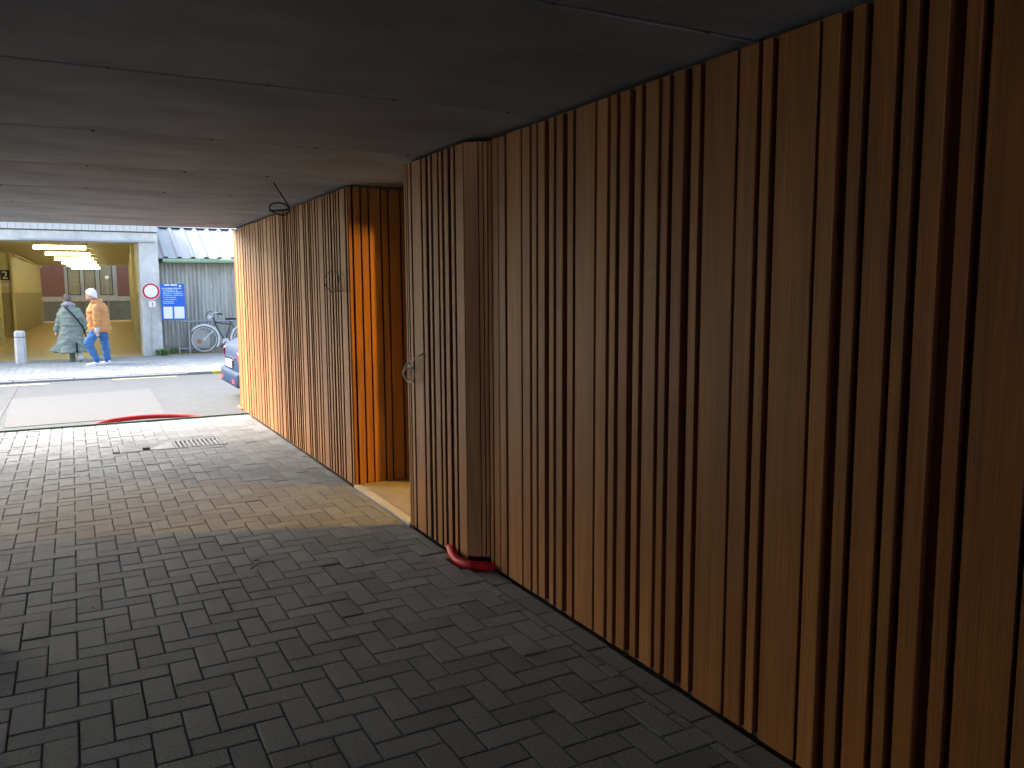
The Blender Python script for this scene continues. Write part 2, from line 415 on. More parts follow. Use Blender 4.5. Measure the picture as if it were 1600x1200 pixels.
# drain cover: plate with raised cross on the left, slotted grating on the right
dr = thing('drain_cover', 'grey steel drain cover, half plate and half slotted grating, set in the pavers', 'drain cover', (0.85, 9.2, 0))
g = MB()
g.box(0.34, 1.37, 8.98, 9.00, -0.05, 0.004); g.box(0.34, 1.37, 9.40, 9.42, -0.05, 0.004)
g.box(0.34, 0.36, 9.00, 9.40, -0.05, 0.004); g.box(1.35, 1.37, 9.00, 9.40, -0.05, 0.004); g.box(0.83, 0.86, 9.00, 9.40, -0.05, 0.004)
g.build('frame', M['plate_steel'], dr)
g = MB(); a = (0.36, 9.0); b = (0.83, 9.4); c = (0.595, 9.2)
V = [(a[0], a[1], 0.006), (b[0], a[1], 0.006), (b[0], b[1], 0.006), (a[0], b[1], 0.006), (c[0], c[1], -0.03)]
g.add(V, [(0, 1, 4), (1, 2, 4), (2, 3, 4), (3, 0, 4)]); g.build('plate', M['plate_steel'], dr)
MB().box(0.56, 0.63, 9.18, 9.22, -0.03, 0.0).build('handle', M['plinth'], dr)
for k in range(11):
    x0 = 0.868+k*0.0445
    MB().box(x0, x0+0.022, 9.0, 9.4, -0.03, 0.003).build('grate_bar', M['plate_steel'], dr)
MB().box(0.86, 1.35, 9.0, 9.4, -0.06, -0.05).build('sump', M['black'], dr)

# green steel edge where the pavers end
g = MB(); g.box(-6.2, 1.975, 11.033, 11.05, -0.1, 0.020); g.box(-6.2, 1.975, 11.05, 11.085, -0.1, -0.004, 1)
tag(g.build('edge_strip', [M['green_dark'], M['green']]), 'thin green steel strip edging the paved floor at the road', 'edging')

# ------------------------------------------------------------------ the building over the passage
pb = thing('passage_building', 'dark concrete building that spans over the passage and its walls', 'building', (0, 4, 0))
MB().box(-14, 16, BACK, 11.70, H+0.24, 3.4).build('upper_storey', M['facade'], pb)
MB().box(-6.5, -6.2, BACK, 11.68, -0.1, H).build('side_wall', M['white_wall'], pb)
MB().box(-14, -6.5, 11.4, 11.68, -0.1, H+0.238).build('street_wall', M['facade'], pb)
MB().box(2.62, 16, 11.4, 11.6, -0.1, H+0.238).build('street_wall', M['facade'], pb)
# core behind the cladding
MB().box(WC+0.052, 2.60, BACK, 4.85, -0.1, H-0.002).build('core_wall', M['render'], pb)
MB().box(WA+0.052, 2.60, 6.515, Y_END-0.03, -0.1, H-0.002).build('core_wall', M['render'], pb)
g = MB()                     # back wall of the niche with the doorway, and the lobby behind it
g.box(2.60, 2.70, 2.0, 4.95, -0.1, H-0.002); g.box(2.60, 2.70, 6.14, 7.0, -0.1, H-0.002); g.box(2.60, 2.70, 4.95, 6.14, 2.06, H-0.002)
g.build('lobby_front', M['render'], pb)
g = MB(); g.box(2.70, 8.9, 1.8, 2.0, -0.1, H-0.002); g.box(2.70, 8.9, 7.0, 7.2, -0.1, H-0.002); g.box(8.9, 9.1, 1.8, 7.2, -0.1, H-0.002)
g.build('lobby_wall', M['render'], pb)
MB().box(2.70, 8.9, 2.0, 7.0, -0.1, 0.0).build('lobby_floor', M['render'], pb)
wl_ = thing('pendant_lamp', 'tall warm tube lamp hanging in the lobby behind the doorway', 'lamp', (5.2, 4.05, 1.95))
MB().tube([(5.2, 4.05, 1.55), (5.2, 4.05, 2.27)], 0.06, 12, round_ends=True).build('tube', M['warm'], wl_, smooth=True)
MB().tube([(5.2, 4.05, 2.445), (5.2, 4.05, 2.38)], 0.012).build('rod', M['steel'], wl_)

# ceiling of cast slabs
ce = struct(MB().box(-6.2, 8.9, BACK, 11.68, H+0.03, H+0.235).build('passage_ceiling', M['ceil_dark']))
ys = [BACK]+[3.545+1.375*k for k in range(-8, 6)]+[11.68]
for a, b in zip(ys[:-1], ys[1:]):
    c = 0.010; g = MB()
    prof = [(a+0.0035, H+0.05), (a+0.0035, H+c), (a+0.0035+c, H), (b-0.0035-c, H), (b-0.0035, H+c), (b-0.0035, H+0.05)]
    g.add([(xx, yy, zz) for xx in (-6.2, 8.9) for yy, zz in prof], [(0, 1, 2, 3, 4, 5), (6, 7, 8, 9, 10, 11)]+[(i, (i+1) % 6, 6+(i+1) % 6, 6+i) for i in range(6)])
    o = g.build('concrete_slab', M['ceil'], ce, org=((-2, (a+b)/2, H)))
    o.location.z += random.uniform(0, 0.003)
g = MB()
for k in range(-3, 6):
    yj = 3.545+1.375*k
    for q in range(-10, 4):
        xq = 0.16+0.583*q+random.uniform(-0.02, 0.02)
        rr = random.uniform(0.005, 0.010)
        g.ell((xq, yj+random.uniform(-0.012, 0.012), H+0.002), (rr, rr*1.2, rr*0.9), 8)
    for q in range(-4, 4):
        if random.random() < 0.2:
            rr = random.uniform(0.005, 0.011); g.ell((0.15+0.583*q+random.uniform(-.1, .1), yj-0.70+random.uniform(-.2, .2), H+0.003), (rr*1.6, rr, rr*0.5), 8)
stuff(g.build('joint_plugs', M['ceil_dark'], ce))

# ------------------------------------------------------------------ timber cladding
def board(parent, P0, P1, n, d, z0, z1, m, name='timber_board', c=0.0025, flank='wood_shade'):
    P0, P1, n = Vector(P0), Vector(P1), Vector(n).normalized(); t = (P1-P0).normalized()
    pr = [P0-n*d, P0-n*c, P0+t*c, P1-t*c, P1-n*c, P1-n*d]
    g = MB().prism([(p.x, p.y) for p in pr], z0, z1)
    g.mi[2] = g.mi[6] = 1                     # groove shade painted on the flanks as a darker timber
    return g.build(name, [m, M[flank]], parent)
ZB, ZT = 0.008, H-0.022
def wall_boards(parent, W_, edges, base=None):
    for y1, y0 in edges:
        j = random.uniform(-0.002, 0.002)
        board(parent, (W_+random.uniform(-.0008, .0008), y0), (W_, y1), (-1, 0), 0.032, ZB+j, ZT+random.uniform(-.002, .002), M['wood'], flank='groove_shade' if W_ == WC else 'wood_shade')

# near wall
nw = thing('timber_wall', 'long dark brown slatted timber wall filling the right side of the picture', 'wall', (WC, 1.6, 0))
C_ = [4.150, 4.105, 4.093, 4.026, 4.019, 3.947, 3.923, 3.766, 3.753, 3.675, 3.653, 3.607, 3.589, 3.525, 3.483, 3.439, 3.414, 3.356, 3.314, 3.264, 3.243, 3.086, 3.071, 2.990, 2.967, 2.923, 2.896, 2.832, 2.792, 2.749, 2.723, 2.640, 2.619, 2.577, 2.550, 2.488, 2.443, 2.399, 2.373, 2.211, 2.197, 2.113, 2.090, 2.049, 2.022, 1.858, 1.843, 1.778, 1.733, 1.689, 1.663, 1.580, 1.555, 1.517, 1.486, 1.425, 1.378, 1.335, 1.307, 1.158]
edges = [(C_[i], C_[i+1]) for i in range(0, len(C_), 2)]
y = 1.143
while y > -3.1:
    w = random.choice((0.043, 0.065, 0.08, 0.155)); edges.append((y, max(y-w, -3.15))); y -= w+random.choice((0.014, 0.022, 0.028, 0.042))
wall_boards(nw, WC, edges)
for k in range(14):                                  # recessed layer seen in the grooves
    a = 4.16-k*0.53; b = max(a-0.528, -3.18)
    MB().box(WC+0.033, WC+0.05, b, a, ZB-0.01, ZT+0.008).build('backing_board', M['groove_shade'], nw)

# pier between the near wall and the doorway
pr_ = thing('timber_pier', 'slatted timber pier with a reddish corner board beside the open doorway', 'wall', (2.03, 4.7, 0))
B_ = [5.189, 5.165, 5.153, 5.129, 5.115, 5.073, 5.047, 4.896, 4.871, 4.815, 4.772, 4.733, 4.703, 4.629, 4.604, 4.564, 4.530, 4.475, 4.431, 4.389, 4.364, 4.255]
wall_boards(pr_, WA, [(B_[i], B_[i+1]) for i in range(0, len(B_), 2)])
MB().box(WA+0.033, 2.09, 4.262, 5.185, ZB-0.01, ZT+0.008).build('backing_board', M['wood_shade'], pr_)
MB().box(2.091, 2.60, 4.851, 4.93, -0.1, H-0.003).build('inner_jamb', M['render'], pr_)
q0, q1 = Vector((WA+0.002, 4.252)), Vector((WC+0.006, 4.163)); nn = Vector((-(q0.y-q1.y), -(q1.x-q0.x)))
def along(t): return q0+(q1-q0)*t
for (a, b, m) in ((0.0, 0.60, 'wood_red'), (0.635, 0.80, 'wood_red'), (0.835, 0.985, 'wood_red')):
    board(pr_, along(a), along(b), nn, 0.018, 0.05, ZT, M[m], 'corner_board', 0.002)
pa, pb_ = along(0.02)-nn.normalized()*0.019, along(0.99)-nn.normalized()*0.019
MB().prism([(pa.x, pa.y), (pb_.x, pb_.y), (2.088, 4.258), (WA+0.035, 4.258)], 0.05, ZT).build('backing_board', M['wood_shade'], pr_)

# far wall and its reveal
fw = thing('timber_wall', 'sunlit pale slatted timber wall running from the doorway to the street', 'wall', (WA, 9, 0))
G = [11.621, 11.393, 11.006, 10.838, 10.517, 10.166, 9.984, 9.869, 9.731, 9.531, 9.316, 9.055, 8.879, 8.813, 8.709, 8.648, 8.551, 8.478, 8.375, 8.294, 8.212, 8.130, 8.043, 7.864, 7.789, 7.682, 7.619, 7.532, 7.440, 7.356, 7.188, 7.116, 7.018, 6.933, 6.844, 6.775, 6.688, 6.510, 6.447]
wide = {8.813: .03, 8.294: .028, 7.789: .034, 7.440: .032, 7.188: .026, 7.116: .03, 6.933: .04, 6.844: .028, 6.510: .03, 6.447: .024, 9.731: .03}
edges = []; top = Y_END
for gg in G:
    w = wide[gg]+0.010 if gg in wide else random.choice((0.036, 0.044, 0.052) if gg > 7.6 else (0.026, 0.032))
    edges.append((top, gg+w/2)); top = gg-w/2
edges.append((top, 6.386)) if top-6.386 > 0.02 else None
# far boards wider than 18 cm are split by a narrow joint
e2 = []
for a, b in edges:
    if a-b > 0.19:
        n_ = int((a-b)/0.135)
        n_ = max(n_, 2)
        for k in range(n_):
            e2.append((a-(a-b)*k/n_-(0.016 if k else 0), a-(a-b)*(k+1)/n_+(0.016 if k < n_-1 else 0)))
    else: e2.append((a, b))
OFF = 0.0
wall_boards(fw, WA, [(a, max(b, 6.42)) for a, b in e2 if a > 6.46])
for k in range(10):
    a = Y_END-k*0.53; b = max(a-0.528, 6.46)
    if a > 6.5: MB().box(WA+0.033, WA+0.05, b, a, ZB-0.01, ZT+0.008).build('backing_board', M['membrane_shade'], fw)
R_ = [1.992, 2.089, 2.101, 2.156, 2.167, 2.260, 2.272, 2.323, 2.334, 2.43, 2.442, 2.52, 2.532, 2.598]
for i in range(0, len(R_), 2):
    board(fw, (R_[i], 6.46), (R_[i+1], 6.46), (0, -1), 0.028, ZB-0.005, ZT, M['wood'], 'reveal_board')
MB().box(2.04, 2.6, 6.492, 6.51, ZB-0.01, ZT+0.006).build('backing_board', M['wood_shade'], fw)
MB().box(WA+0.002, 2.60, Y_END-0.028, Y_END, ZB, ZT).build('end_board', M['wood'], fw)
# doorway sill
th = struct(MB().box(2.045, 2.75, 4.93, 6.45, -0.1, 0.018).build('doorway_sill', M['conc2']))
MB().chbox(1.975, 2.043, 5.19, 6.45, -0.1, 0.014, 0.006).build('sill_nosing', M['conc'], th)

# ------------------------------------------------------------------ red conduits, cables, litter
def conduit(pts, R, label):
    P = spline(pts, 26); rr = [R*(1.0 if (i//2) % 2 else 0.93) for i in range(len(P))]
    return tag(MB().tube(P, rr, 14).build('red_conduit', M['red'], smooth=False), label, 'conduit', 'red corrugated conduits')
conduit([(2.00, 4.54, 0.020), (1.972, 4.47, 0.026), (1.938, 4.36, 0.028), (1.922, 4.26, 0.028), (1.945, 4.17, 0.028), (2.01, 4.125, 0.022), (2.085, 4.11, 0.006)], 0.026, 'short bright red conduit curving out from under the timber pier')
conduit([(0.14, 11.18, -0.03), (0.32, 11.30, 0.0), (0.56, 11.42, 0.004), (0.80, 11.46, 0.004), (1.05, 11.41, 0.002), (1.25, 11.30, 0.0), (1.42, 11.17, -0.03)], 0.032, 'red conduit bowing over the road beyond the green strip')
def cable(pts, r, m, label, n=10):
    return tag(MB().tube(spline(pts, n), r, 7).build('cable_end', M[m], smooth=True), label, 'cable', 'loose cable ends')
# hanging from the ceiling
P = [(1.446, 6.62, 2.462), (1.50, 6.70, 2.42)]
def at(px, py, ax, val):
    d = CF+(px-800)/FPX*CR-(py-600)/FPX*CU; t = (val-(0, 0, 1.62)[ax])/d[ax]
    return Vector((0, 0, 1.62))+d*t
loop1 = [at(x_, y_, 1, Y_) for x_, y_, Y_ in ((440, 305, 6.75), (450, 321, 6.85), (452, 330, 6.9), (444, 336, 6.93), (432, 334, 6.95), (422, 327, 6.95), (423, 320, 6.93), (433, 317, 6.9), (444, 319, 6.87), (451, 327, 6.85))]
cable([(1.446, 6.62, 2.468)]+loop1+[at(420, 329, 1, 6.9)], 0.006, 'black', 'dark cable hanging from the ceiling and looped over the timber wall')
loop2 = [(1.99, 6.93, 1.60), (1.965, 6.91, 1.615)]+[(1.95-0.01*math.sin(k), 6.82+0.215*math.cos(RAD(250-30*k)), 1.697+0.083*math.sin(RAD(250-30*k))) for k in range(1, 13)]+[(1.955, 6.70, 1.617), (1.95, 6.60, 1.612), (1.94, 6.50, 1.617)]
cable(loop2, 0.0045, 'black', 'black cable loop sticking out of the far slatted wall')
loop3 = [(1.99, 4.883, 1.212), (1.955, 4.90, 1.20), (1.945, 4.998, 1.162), (1.94, 5.10, 1.125), (1.94, 5.16, 1.066), (1.945, 5.10, 1.021), (1.945, 5.005, 1.018), (1.945, 4.957, 1.069), (1.95, 5.0, 1.111), (1.94, 5.10, 1.10), (1.935, 5.13, 1.06), (1.935, 5.07, 1.026), (1.94, 4.99, 1.03), (1.945, 4.97, 1.08), (1.94, 5.03, 1.125), (1.935, 5.09, 1.10)]
cable(loop3, 0.0055, 'cable_grey', 'pale grey cable coil hanging from a hole in the timber pier')
M['twig'] = mat('dry_leaf', (0.30, 0.26, 0.19), 0.8, 0.2, 40)
tag(MB().tube(spline([(0.83, 4.78, 0.006), (0.87, 4.80, 0.018), (0.885, 4.84, 0.012), (0.90, 4.88, 0.02), (0.87, 4.91, 0.008)], 5), [0.004+0.003*((i*7) % 5)/5 for i in range(21)], 6).build('dry_twig', M['twig']), 'curled dry twig lying on the pavers near the middle of the floor', 'twig')
M['chip'] = mat('pale_chip', (0.6, 0.6, 0.57), 0.8, 0.1, 40)
for (x_, y_, lab) in ((1.077, 4.382, 'tiny pale stone chip on the pavers right of the dry twig'), (1.268, 3.737, 'tiny white chip on the pavers in front of the red conduit'), (1.907, 2.396, 'tiny white chip beside the base of the near timber wall'), (1.506, 2.177, 'tiny white chip at the bottom edge of the picture'), (0.002, 4.58, 'tiny pale chip on the pavers toward the left edge')):
    g = MB(); s_ = 0.006
    g.add([(x_-s_, y_, 0.001), (x_, y_-s_*0.8, 0.001), (x_+s_*1.2, y_+s_*.2, 0.001), (x_, y_+s_, 0.001), (x_, y_, 0.008)], [(0, 1, 4), (1, 2, 4), (2, 3, 4), (3, 0, 4), (3, 2, 1, 0)])
    tag(g.build('stone_chip', M['chip']), lab, 'stone chip', 'pale chips on the pavers')
M['bag'] = mat('dark_brown_leather', (0.03, 0.022, 0.014), 0.6, 0.3, 14, 0.4, 40)
bg_ = thing('bag', 'dark brown rounded bag just entering the left edge of the picture', 'bag', (-0.55, 4.42, 0))
MB().ell((-0.635, 4.42, 0.085), (0.165, 0.13, 0.088), 20).build('pouch', M['bag'], bg_, smooth=True)
MB().tube(spline([(-0.74, 4.42, 0.13), (-0.69, 4.42, 0.22), (-0.60, 4.42, 0.22), (-0.56, 4.42, 0.13)], 6), 0.009, 8).build('strap', M['bag'], bg_)

# ------------------------------------------------------------------ opposite side: underpass building
ub = thing('underpass_building', 'pale concrete building with the yellow-lit underpass across the street', 'building', (0, 30, 0))
YF = 22.5
g = MB(); g.box(1.55, 1.985, YF, 23.35, -0.1, 2.84); g.build('pier', M['conc'], ub)
MB().box(-9, 1.986, YF-0.002, 23.3, 2.842, 3.075).build('lintel', M['conc'], ub)
MB().box(-0.99, 1.93, YF-0.05, YF-0.003, 2.845, 2.885).build('cornice', M['white'], ub)
x = 1.985
while x > -4.2:
    MB().chbox(x-0.148, x-0.004, YF-0.055, YF+0.1, 3.105, 3.27, 0.006).build('fascia_block', M['conc'], ub); x -= 0.152
MB().box(-9, 1.985, YF+0.01, YF+0.3, 3.076, 3.26).build('fascia_backing', M['plinth'], ub)
MB().box(-12, 1.985, YF+0.02, 50.5, 3.29, 4.3).build('upper_wall', M['conc'], ub)
MB().prism([(-9, 23.31), (1.984, 23.31), (1.984, 26.0), (6, 26.0), (6, 50.4), (-9, 50.4)], 3.06, 3.28).build('tunnel_ceiling', M['tunceil'], ub)
def pwall(name, pts, z0, z1, m, th=0.25):
    return MB().prism(pts, z0, z1).build(name, m, ub)
DZ = 1.60
RW = [(1.552, 23.36), (2.2, 35.4), (3.05, 50.4), (4.2, 50.4), (3.4, 35), (2.4, 26.0), (1.984, 25.9), (1.984, 23.36)]
pwall('right_wall', RW, DZ+0.003, 3.055, M['cream'])
pwall('right_dado', [(x_-0.015, y_) for x_, y_ in RW], -0.1, DZ, M['olive'])
for (x_, y_) in ((1.80, 28.0), (2.10, 33.5), (2.45, 40.0), (2.78, 46.5)):
    MB().box(x_-0.10, x_+0.25, y_, y_+0.35, -0.1, 3.054).build('pilaster', M['cream'], ub)
LW = [(-1.88, 35.0), (-1.39, 50.4), (-3, 50.4), (-3.2, 35.0)]
pwall('left_wall', LW, DZ+0.003, 3.055, M['cream'])
pwall('left_dado', [(x_+0.015, y_) for x_, y_ in LW], -0.1, DZ, M['olive'])
LB = [(-3.2, 34.7), (-1.875, 34.7), (-1.875, 34.995), (-3.2, 34.995)]
pwall('left_return', LB, DZ+0.003, 3.055, M['cream']); pwall('left_return_dado', [(x_, y_-0.015) for x_, y_ in LB], -0.1, DZ, M['olive'])
MB().box(-3.6, -1.975, 30.4, 31.0, -0.1, 3.055).build('left_pillar', M['cream'], ub)
MB().box(-3.6, -3.3, 23.3, 34.9, -0.1, 3.055).build('side_wall', M['cream'], ub)
MB().tube([(-1.80, 35.3, 3.0), (-1.62, 41, 3.0), (-1.40, 52, 3.0)], 0.05, 8).build('ceiling_pipe', M['cream'], ub)
MB().tube([(-1.86, 34.6, -0.05), (-1.86, 34.6, 3.0)], 0.05, 8).build('downpipe', M['cream'], ub)
# fluorescent lamps
names = ('nearest the entrance', 'second from the entrance', 'third from the entrance', 'fourth from the entrance', 'fifth from the entrance', 'farthest down the tunnel')
for k in range(6):
    y_ = 27.1+4.5*k; x_ = -0.207+0.0437*(y_-27.1)
    L_ = thing('fluorescent_lamp', 'long lit white ceiling lamp in the underpass, '+names[k], 'lamp', (x_, y_, 2.9), 'fluorescent lamps under the underpass ceiling')
    MB().box(x_-0.72, x_+0.72, y_-0.09, y_+0.09, 2.955, 3.055).build('housing', M['cream'], L_)
    MB().tube([(x_-0.66, y_, 2.89), (x_+0.66, y_, 2.89)], 0.042, 12).build('tube', M['lampwhite'], L_)
    for s_ in (-1, 1): MB().box(x_+s_*0.69-0.025, x_+s_*0.69+0.025, y_-0.06, y_+0.06, 2.84, 2.953).build('end_cap', M['cream'], L_)
# number sign, plate, yellow panel
ns = thing('number_sign', 'small dark square sign with a pale 2 on the left underpass wall', 'sign', (-2.03, 34.66, 2.2))
MB().box(-2.235, -1.89, 34.62, 34.65, 2.06, 2.42).build('plate', M['signdark'], ns)
def text_mesh(txt, size, loc, m, parent, name, depth=0.004, align='CENTER', rot=RAD(90)):
    cu = bpy.data.curves.new(name, 'FONT'); cu.body = txt; cu.size = size; cu.extrude = depth; cu.align_x = align
    t = bpy.data.objects.new(name, cu); COL.objects.link(t); t.rotation_euler = (rot, 0, 0)
    bpy.context.view_layer.update()
    me = bpy.data.meshes.new_from_object(t.evaluated_get(bpy.context.evaluated_depsgraph_get()))
    bpy.data.objects.remove(t)
    o = bpy.data.objects.new(name, me); COL.objects.link(o); me.materials.clear(); me.materials.append(m)
    o.rotation_euler = (rot, 0, 0); o.parent = parent; o.location = Vector(loc)-parent.location
    return o
text_mesh('2', 0.38, (-2.06, 34.612, 2.11), M['signwhite'], ns, 'numeral', 0.006)
g = MB(); g.box(-2.24, -1.89, 34.63, 34.65, 1.80, 1.93)
tag(g.build('wall_plate', M['conc']), 'small grey plate below the number sign in the underpass', 'plate')
g = MB(); g.box(-2.5, -2.005, 30.33, 30.38, 0.82, 1.72); 
yp = thing('yellow_panel', 'bright fluorescent yellow panel on the left underpass pillar', 'panel', (-2.25, 30.35, 1.2))
g.build('sheet', M['hivis'], yp)
MB().box(-2.5, -2.005, 30.381, 30.398, 0.80, 1.74).build('backing', M['signdark'], yp)

# brick building at the end of the underpass
bb = thing('brick_building', 'red brick building with grey windows seen through the underpass', 'building', (1, 53.6, 0))
YB = 52.6
g = MB(); g.box(-7, -0.30, YB, YB+0.4, 1.36, 8); g.box(2.38, 8, YB, YB+0.4, 1.36, 8); g.box(-0.30, 2.38, YB, YB+0.4, 3.9, 8)
g.build('brick_wall', M['brickred'], bb)
MB().box(-7, 8, YB-0.06, YB+0.4, -0.1, 1.09).build('plinth', M['plinth'], bb)
MB().box(-7, 8, YB-0.10, YB+0.4, 1.092, 1.358).build('plinth_band', M['conc2'], bb)
for xk in (-1.6, 0.55, 1.75, 3.2):
    MB().box(xk-0.012, xk+0.012, YB-0.067, YB-0.05, -0.1, 1.088).build('plinth_joint', M['framedark_shade'], bb)
win = MB()
win.box(-0.30, 2.38, YB+0.02, YB+0.12, 1.36, 1.44); win.box(-0.30, 2.38, YB+0.02, YB+0.12, 3.82, 3.9)
for a, b in ((-0.30, -0.14), (0.50, 0.68), (1.28, 1.48), (2.16, 2.38)): win.box(a, b, YB+0.02, YB+0.12, 1.44, 3.82)
wf = win.build('window', M['frame'], bb)
for a, b in ((-0.14, 0.50), (0.68, 1.28), (1.48, 2.16)):
    fr = MB(); fr.box(a, a+0.045, YB+0.03, YB+0.10, 1.44, 3.82); fr.box(b-0.045, b, YB+0.03, YB+0.10, 1.44, 3.82); fr.box(a+0.045, b-0.045, YB+0.03, YB+0.10, 1.44, 1.485)
    fr.build('sash', M['framedark_shade'], wf)
    MB().box(a+0.045, b-0.045, YB+0.06, YB+0.075, 1.485, 3.82).build('pane', M['curtain'], wf)
    MB().box(a+0.045, b-0.045, YB+0.045, YB+0.058, 2.02, 2.05).build('glazing_bar', M['frame'], wf)
    MB().box(a+0.32, a+0.35, YB+0.045, YB+0.058, 1.485, 2.018).build('glazing_bar', M['frame'], wf)
gl = thing('globe_lamp', 'round white globe lamp on a thin stem before the brick building window', 'lamp', (1.86, 52.2, 0))
MB().ell((1.86, 52.2, 2.42), (0.11, 0.11, 0.12), 14).build('globe', M['signwhite'], gl, smooth=True)
MB().tube([(1.86, 52.2, 0), (1.86, 52.2, 2.32)], 0.02, 8).build('stem', M['frame'], gl)

# ------------------------------------------------------------------ shed with corrugated wall and white roof
sh = thing('shed', 'grey corrugated shed with white ribbed roof and pale green gutter', 'shed', (5, 24, 0))
YS = 23.22
def corrugated(x0, x1, pitch, amp, y, z0, z1, seg=8):
    n = int((x1-x0)/pitch*seg); prof = []
    for i in range(n+1):
        x_ = x0+(x1-x0)*i/n; prof.append((x_, y-amp*math.sin(2*math.pi*(x_-x0)/pitch)-0.4*amp*math.sin(2*math.pi*(x_-x0)/(pitch*4.1))))
    g = MB(); g.loft([[(a, b, z) for a, b in prof] for z in (z0, z1)], cap=False, closed=False); return g
for k in range(8):
    x0 = 1.99+k*0.98
    o = corrugated(x0+0.004, x0+0.976, 0.098, 0.016, YS+random.uniform(-0.006, 0.006), 0.20, 2.36).build('cladding_sheet', M['fibre'], sh)
MB().box(1.988, 9.9, YS+0.03, 25.8, -0.1, 2.40).build('shed_core', M['render'], sh)
MB().box(1.988, 9.9, YS-0.05, YS+0.028, -0.1, 0.198).build('plinth', M['conc2'], sh)
def roof_sheet(x0, n):
    prof = []; p = 0.33
    for k in range(n):
        b = x0+k*p
        prof += [(b, 0), (b+0.09, 0), (b+0.14, 0.05), (b+0.20, 0.05), (b+0.25, 0)]
    prof.append((x0+n*p, 0))
    A = Vector((0, 22.86, 2.47)); B = Vector((0, 25.70, 3.65)); nrm = Vector((0, -(B.z-A.z), B.y-A.y)).normalized()
    def pt(a, t, b): Q = A.lerp(B, t)+nrm*b; return (a, Q.y, Q.z)
    g = MB(); g.loft([[pt(a, t, b) for a, b in prof] for t in (0, 1)], cap=False, closed=False)
    return g, pt
for k in range(4):
    x0 = 2.03+k*1.98
    g, pt = roof_sheet(x0, 6); sheet = g.build('roof_sheet', M['white'], sh)
    for q in range(6):
        b0 = x0+q*0.33
        g = MB(); g.add([pt(b0+0.098, 0.001, 0.004), pt(b0+0.242, 0.001, 0.004), pt(b0+0.198, 0.001, 0.046), pt(b0+0.142, 0.001, 0.046), pt(b0+0.098, 0.02, 0.004), pt(b0+0.242, 0.02, 0.004), pt(b0+0.198, 0.02, 0.046), pt(b0+0.142, 0.02, 0.046)], [(0, 1, 2, 3), (4, 5, 6, 7), (0, 1, 5, 4), (1, 2, 6, 5), (2, 3, 7, 6), (3, 0, 4, 7)])
        g.build('rib_end_shade', M['framedark_shade'], sheet)  # dark filler painted in for the shade inside the hollow rib
        g = MB(); c0, c1 = b0-0.075, b0+0.085
        g.add([pt(c0, t, h) if i % 2 == 0 else pt(c1, t, h) for i, (t, h) in enumerate([(0.752, 0.002)]*2+[(0.752, 0.054)]*2+[(0.80, 0.002)]*2+[(0.80, 0.054)]*2)], [(0, 1, 3, 2), (4, 5, 7, 6), (0, 1, 5, 4), (2, 3, 7, 6), (0, 2, 6, 4), (1, 3, 7, 5)])
        g.build('ridge_gap_shade', M['framedark_shade'], sheet)  # dark box stands in for the shade under the flashing
g = MB(); g.add([pt(xx, t, h) for t in (0.75, 1.0) for h in (0.056, 0.066) for xx in (2.0, 9.9)], [(0, 1, 3, 2), (4, 5, 7, 6), (0, 1, 5, 4), (2, 3, 7, 6), (0, 2, 6, 4), (1, 3, 7, 5)])
g.build('ridge_flashing', M['white'], sh)
MB().box(2.0, 9.9, 22.98, 25.07, 2.41, 2.45).build('soffit', M['framedark_shade'], sh)
g = MB(); rings = []
for x_ in (2.12, 9.9):
    rings.append([(x_, 22.80+0.075*math.cos(RAD(a)), 2.43+0.075*math.sin(RAD(a))) for a in range(180, 361, 20)]+[(x_, 22.875, 2.45), (x_, 22.865, 2.45)]+[(x_, 22.80+0.063*math.cos(RAD(a)), 2.43+0.063*math.sin(RAD(a))) for a in range(360, 179, -20)]+[(x_, 22.735, 2.45), (x_, 22.725, 2.45)])
g.loft(rings); g.build('gutter', M['green'], sh)
MB().box(2.12, 9.9, 22.9, 22.93, 2.38, 2.46).build('fascia', M['green'], sh)
MB().tube([(2.02, 23.14, 0.0), (2.02, 23.14, 3.3)], 0.03, 8).build('downpipe', M['conc'], sh)

# ------------------------------------------------------------------ signs
rs = thing('traffic_sign', 'round white traffic sign with a red ring on a thin pole', 'road sign', (1.75, 22.38, 0))
MB().tube([(1.72, 22.40, 0), (1.75, 22.40, 1.86)], 0.025, 10).build('pole', M['steel'], rs)
MB().disc((1.764, 1.63), 0.215, 22.355, 22.372).build('disc', M['signwhite'], rs)
n_ = 40
g = MB(); R0, R1 = 0.155, 0.20
g.loft([[(1.764+R*math.cos(2*math.pi*i/n_), yy, 1.63+R*math.sin(2*math.pi*i/n_)) for R, yy in ((R0, 22.3545), (R1, 22.3545), (R1, 22.351), (R0, 22.351))] for i in list(range(n_))+[0]], cap=False)
g.build('ring', M['signred'], rs)
MB().box(1.70, 1.86, 22.36, 22.372, 1.235, 1.385).build('supplementary_plate', M['signwhite'], rs)
g = MB(); g.box(1.775, 1.80, 22.355, 22.359, 1.28, 1.34); g.build('symbol', M['signred'], rs)
ib = thing('information_board', 'blue information board with white lines of print and two white sheets', 'notice board', (2.26, 22.4, 1.3))
MB().box(1.985, 2.555, 22.385, 22.42, 0.90, 1.815).build('panel', M['signblue'], ib)
MB().box(2.035, 2.245, 22.378, 22.384, 0.935, 1.235).build('sheet', M['signwhite'], ib)
MB().box(2.285, 2.525, 22.378, 22.384, 0.935, 1.235).build('sheet', M['signwhite'], ib)
g = MB()
for a, b in ((2.08, 2.20), (2.225, 2.385)): g.box(a, b, 22.379, 22.384, 1.765, 1.80)
g.build('heading', M['signwhite'], ib)
g = MB(); g.ell((2.45, 22.384, 1.755), (0.026, 0.005, 0.03), 10); g.build('emblem', M['signwhite'], ib)
rnd = random.Random(3)
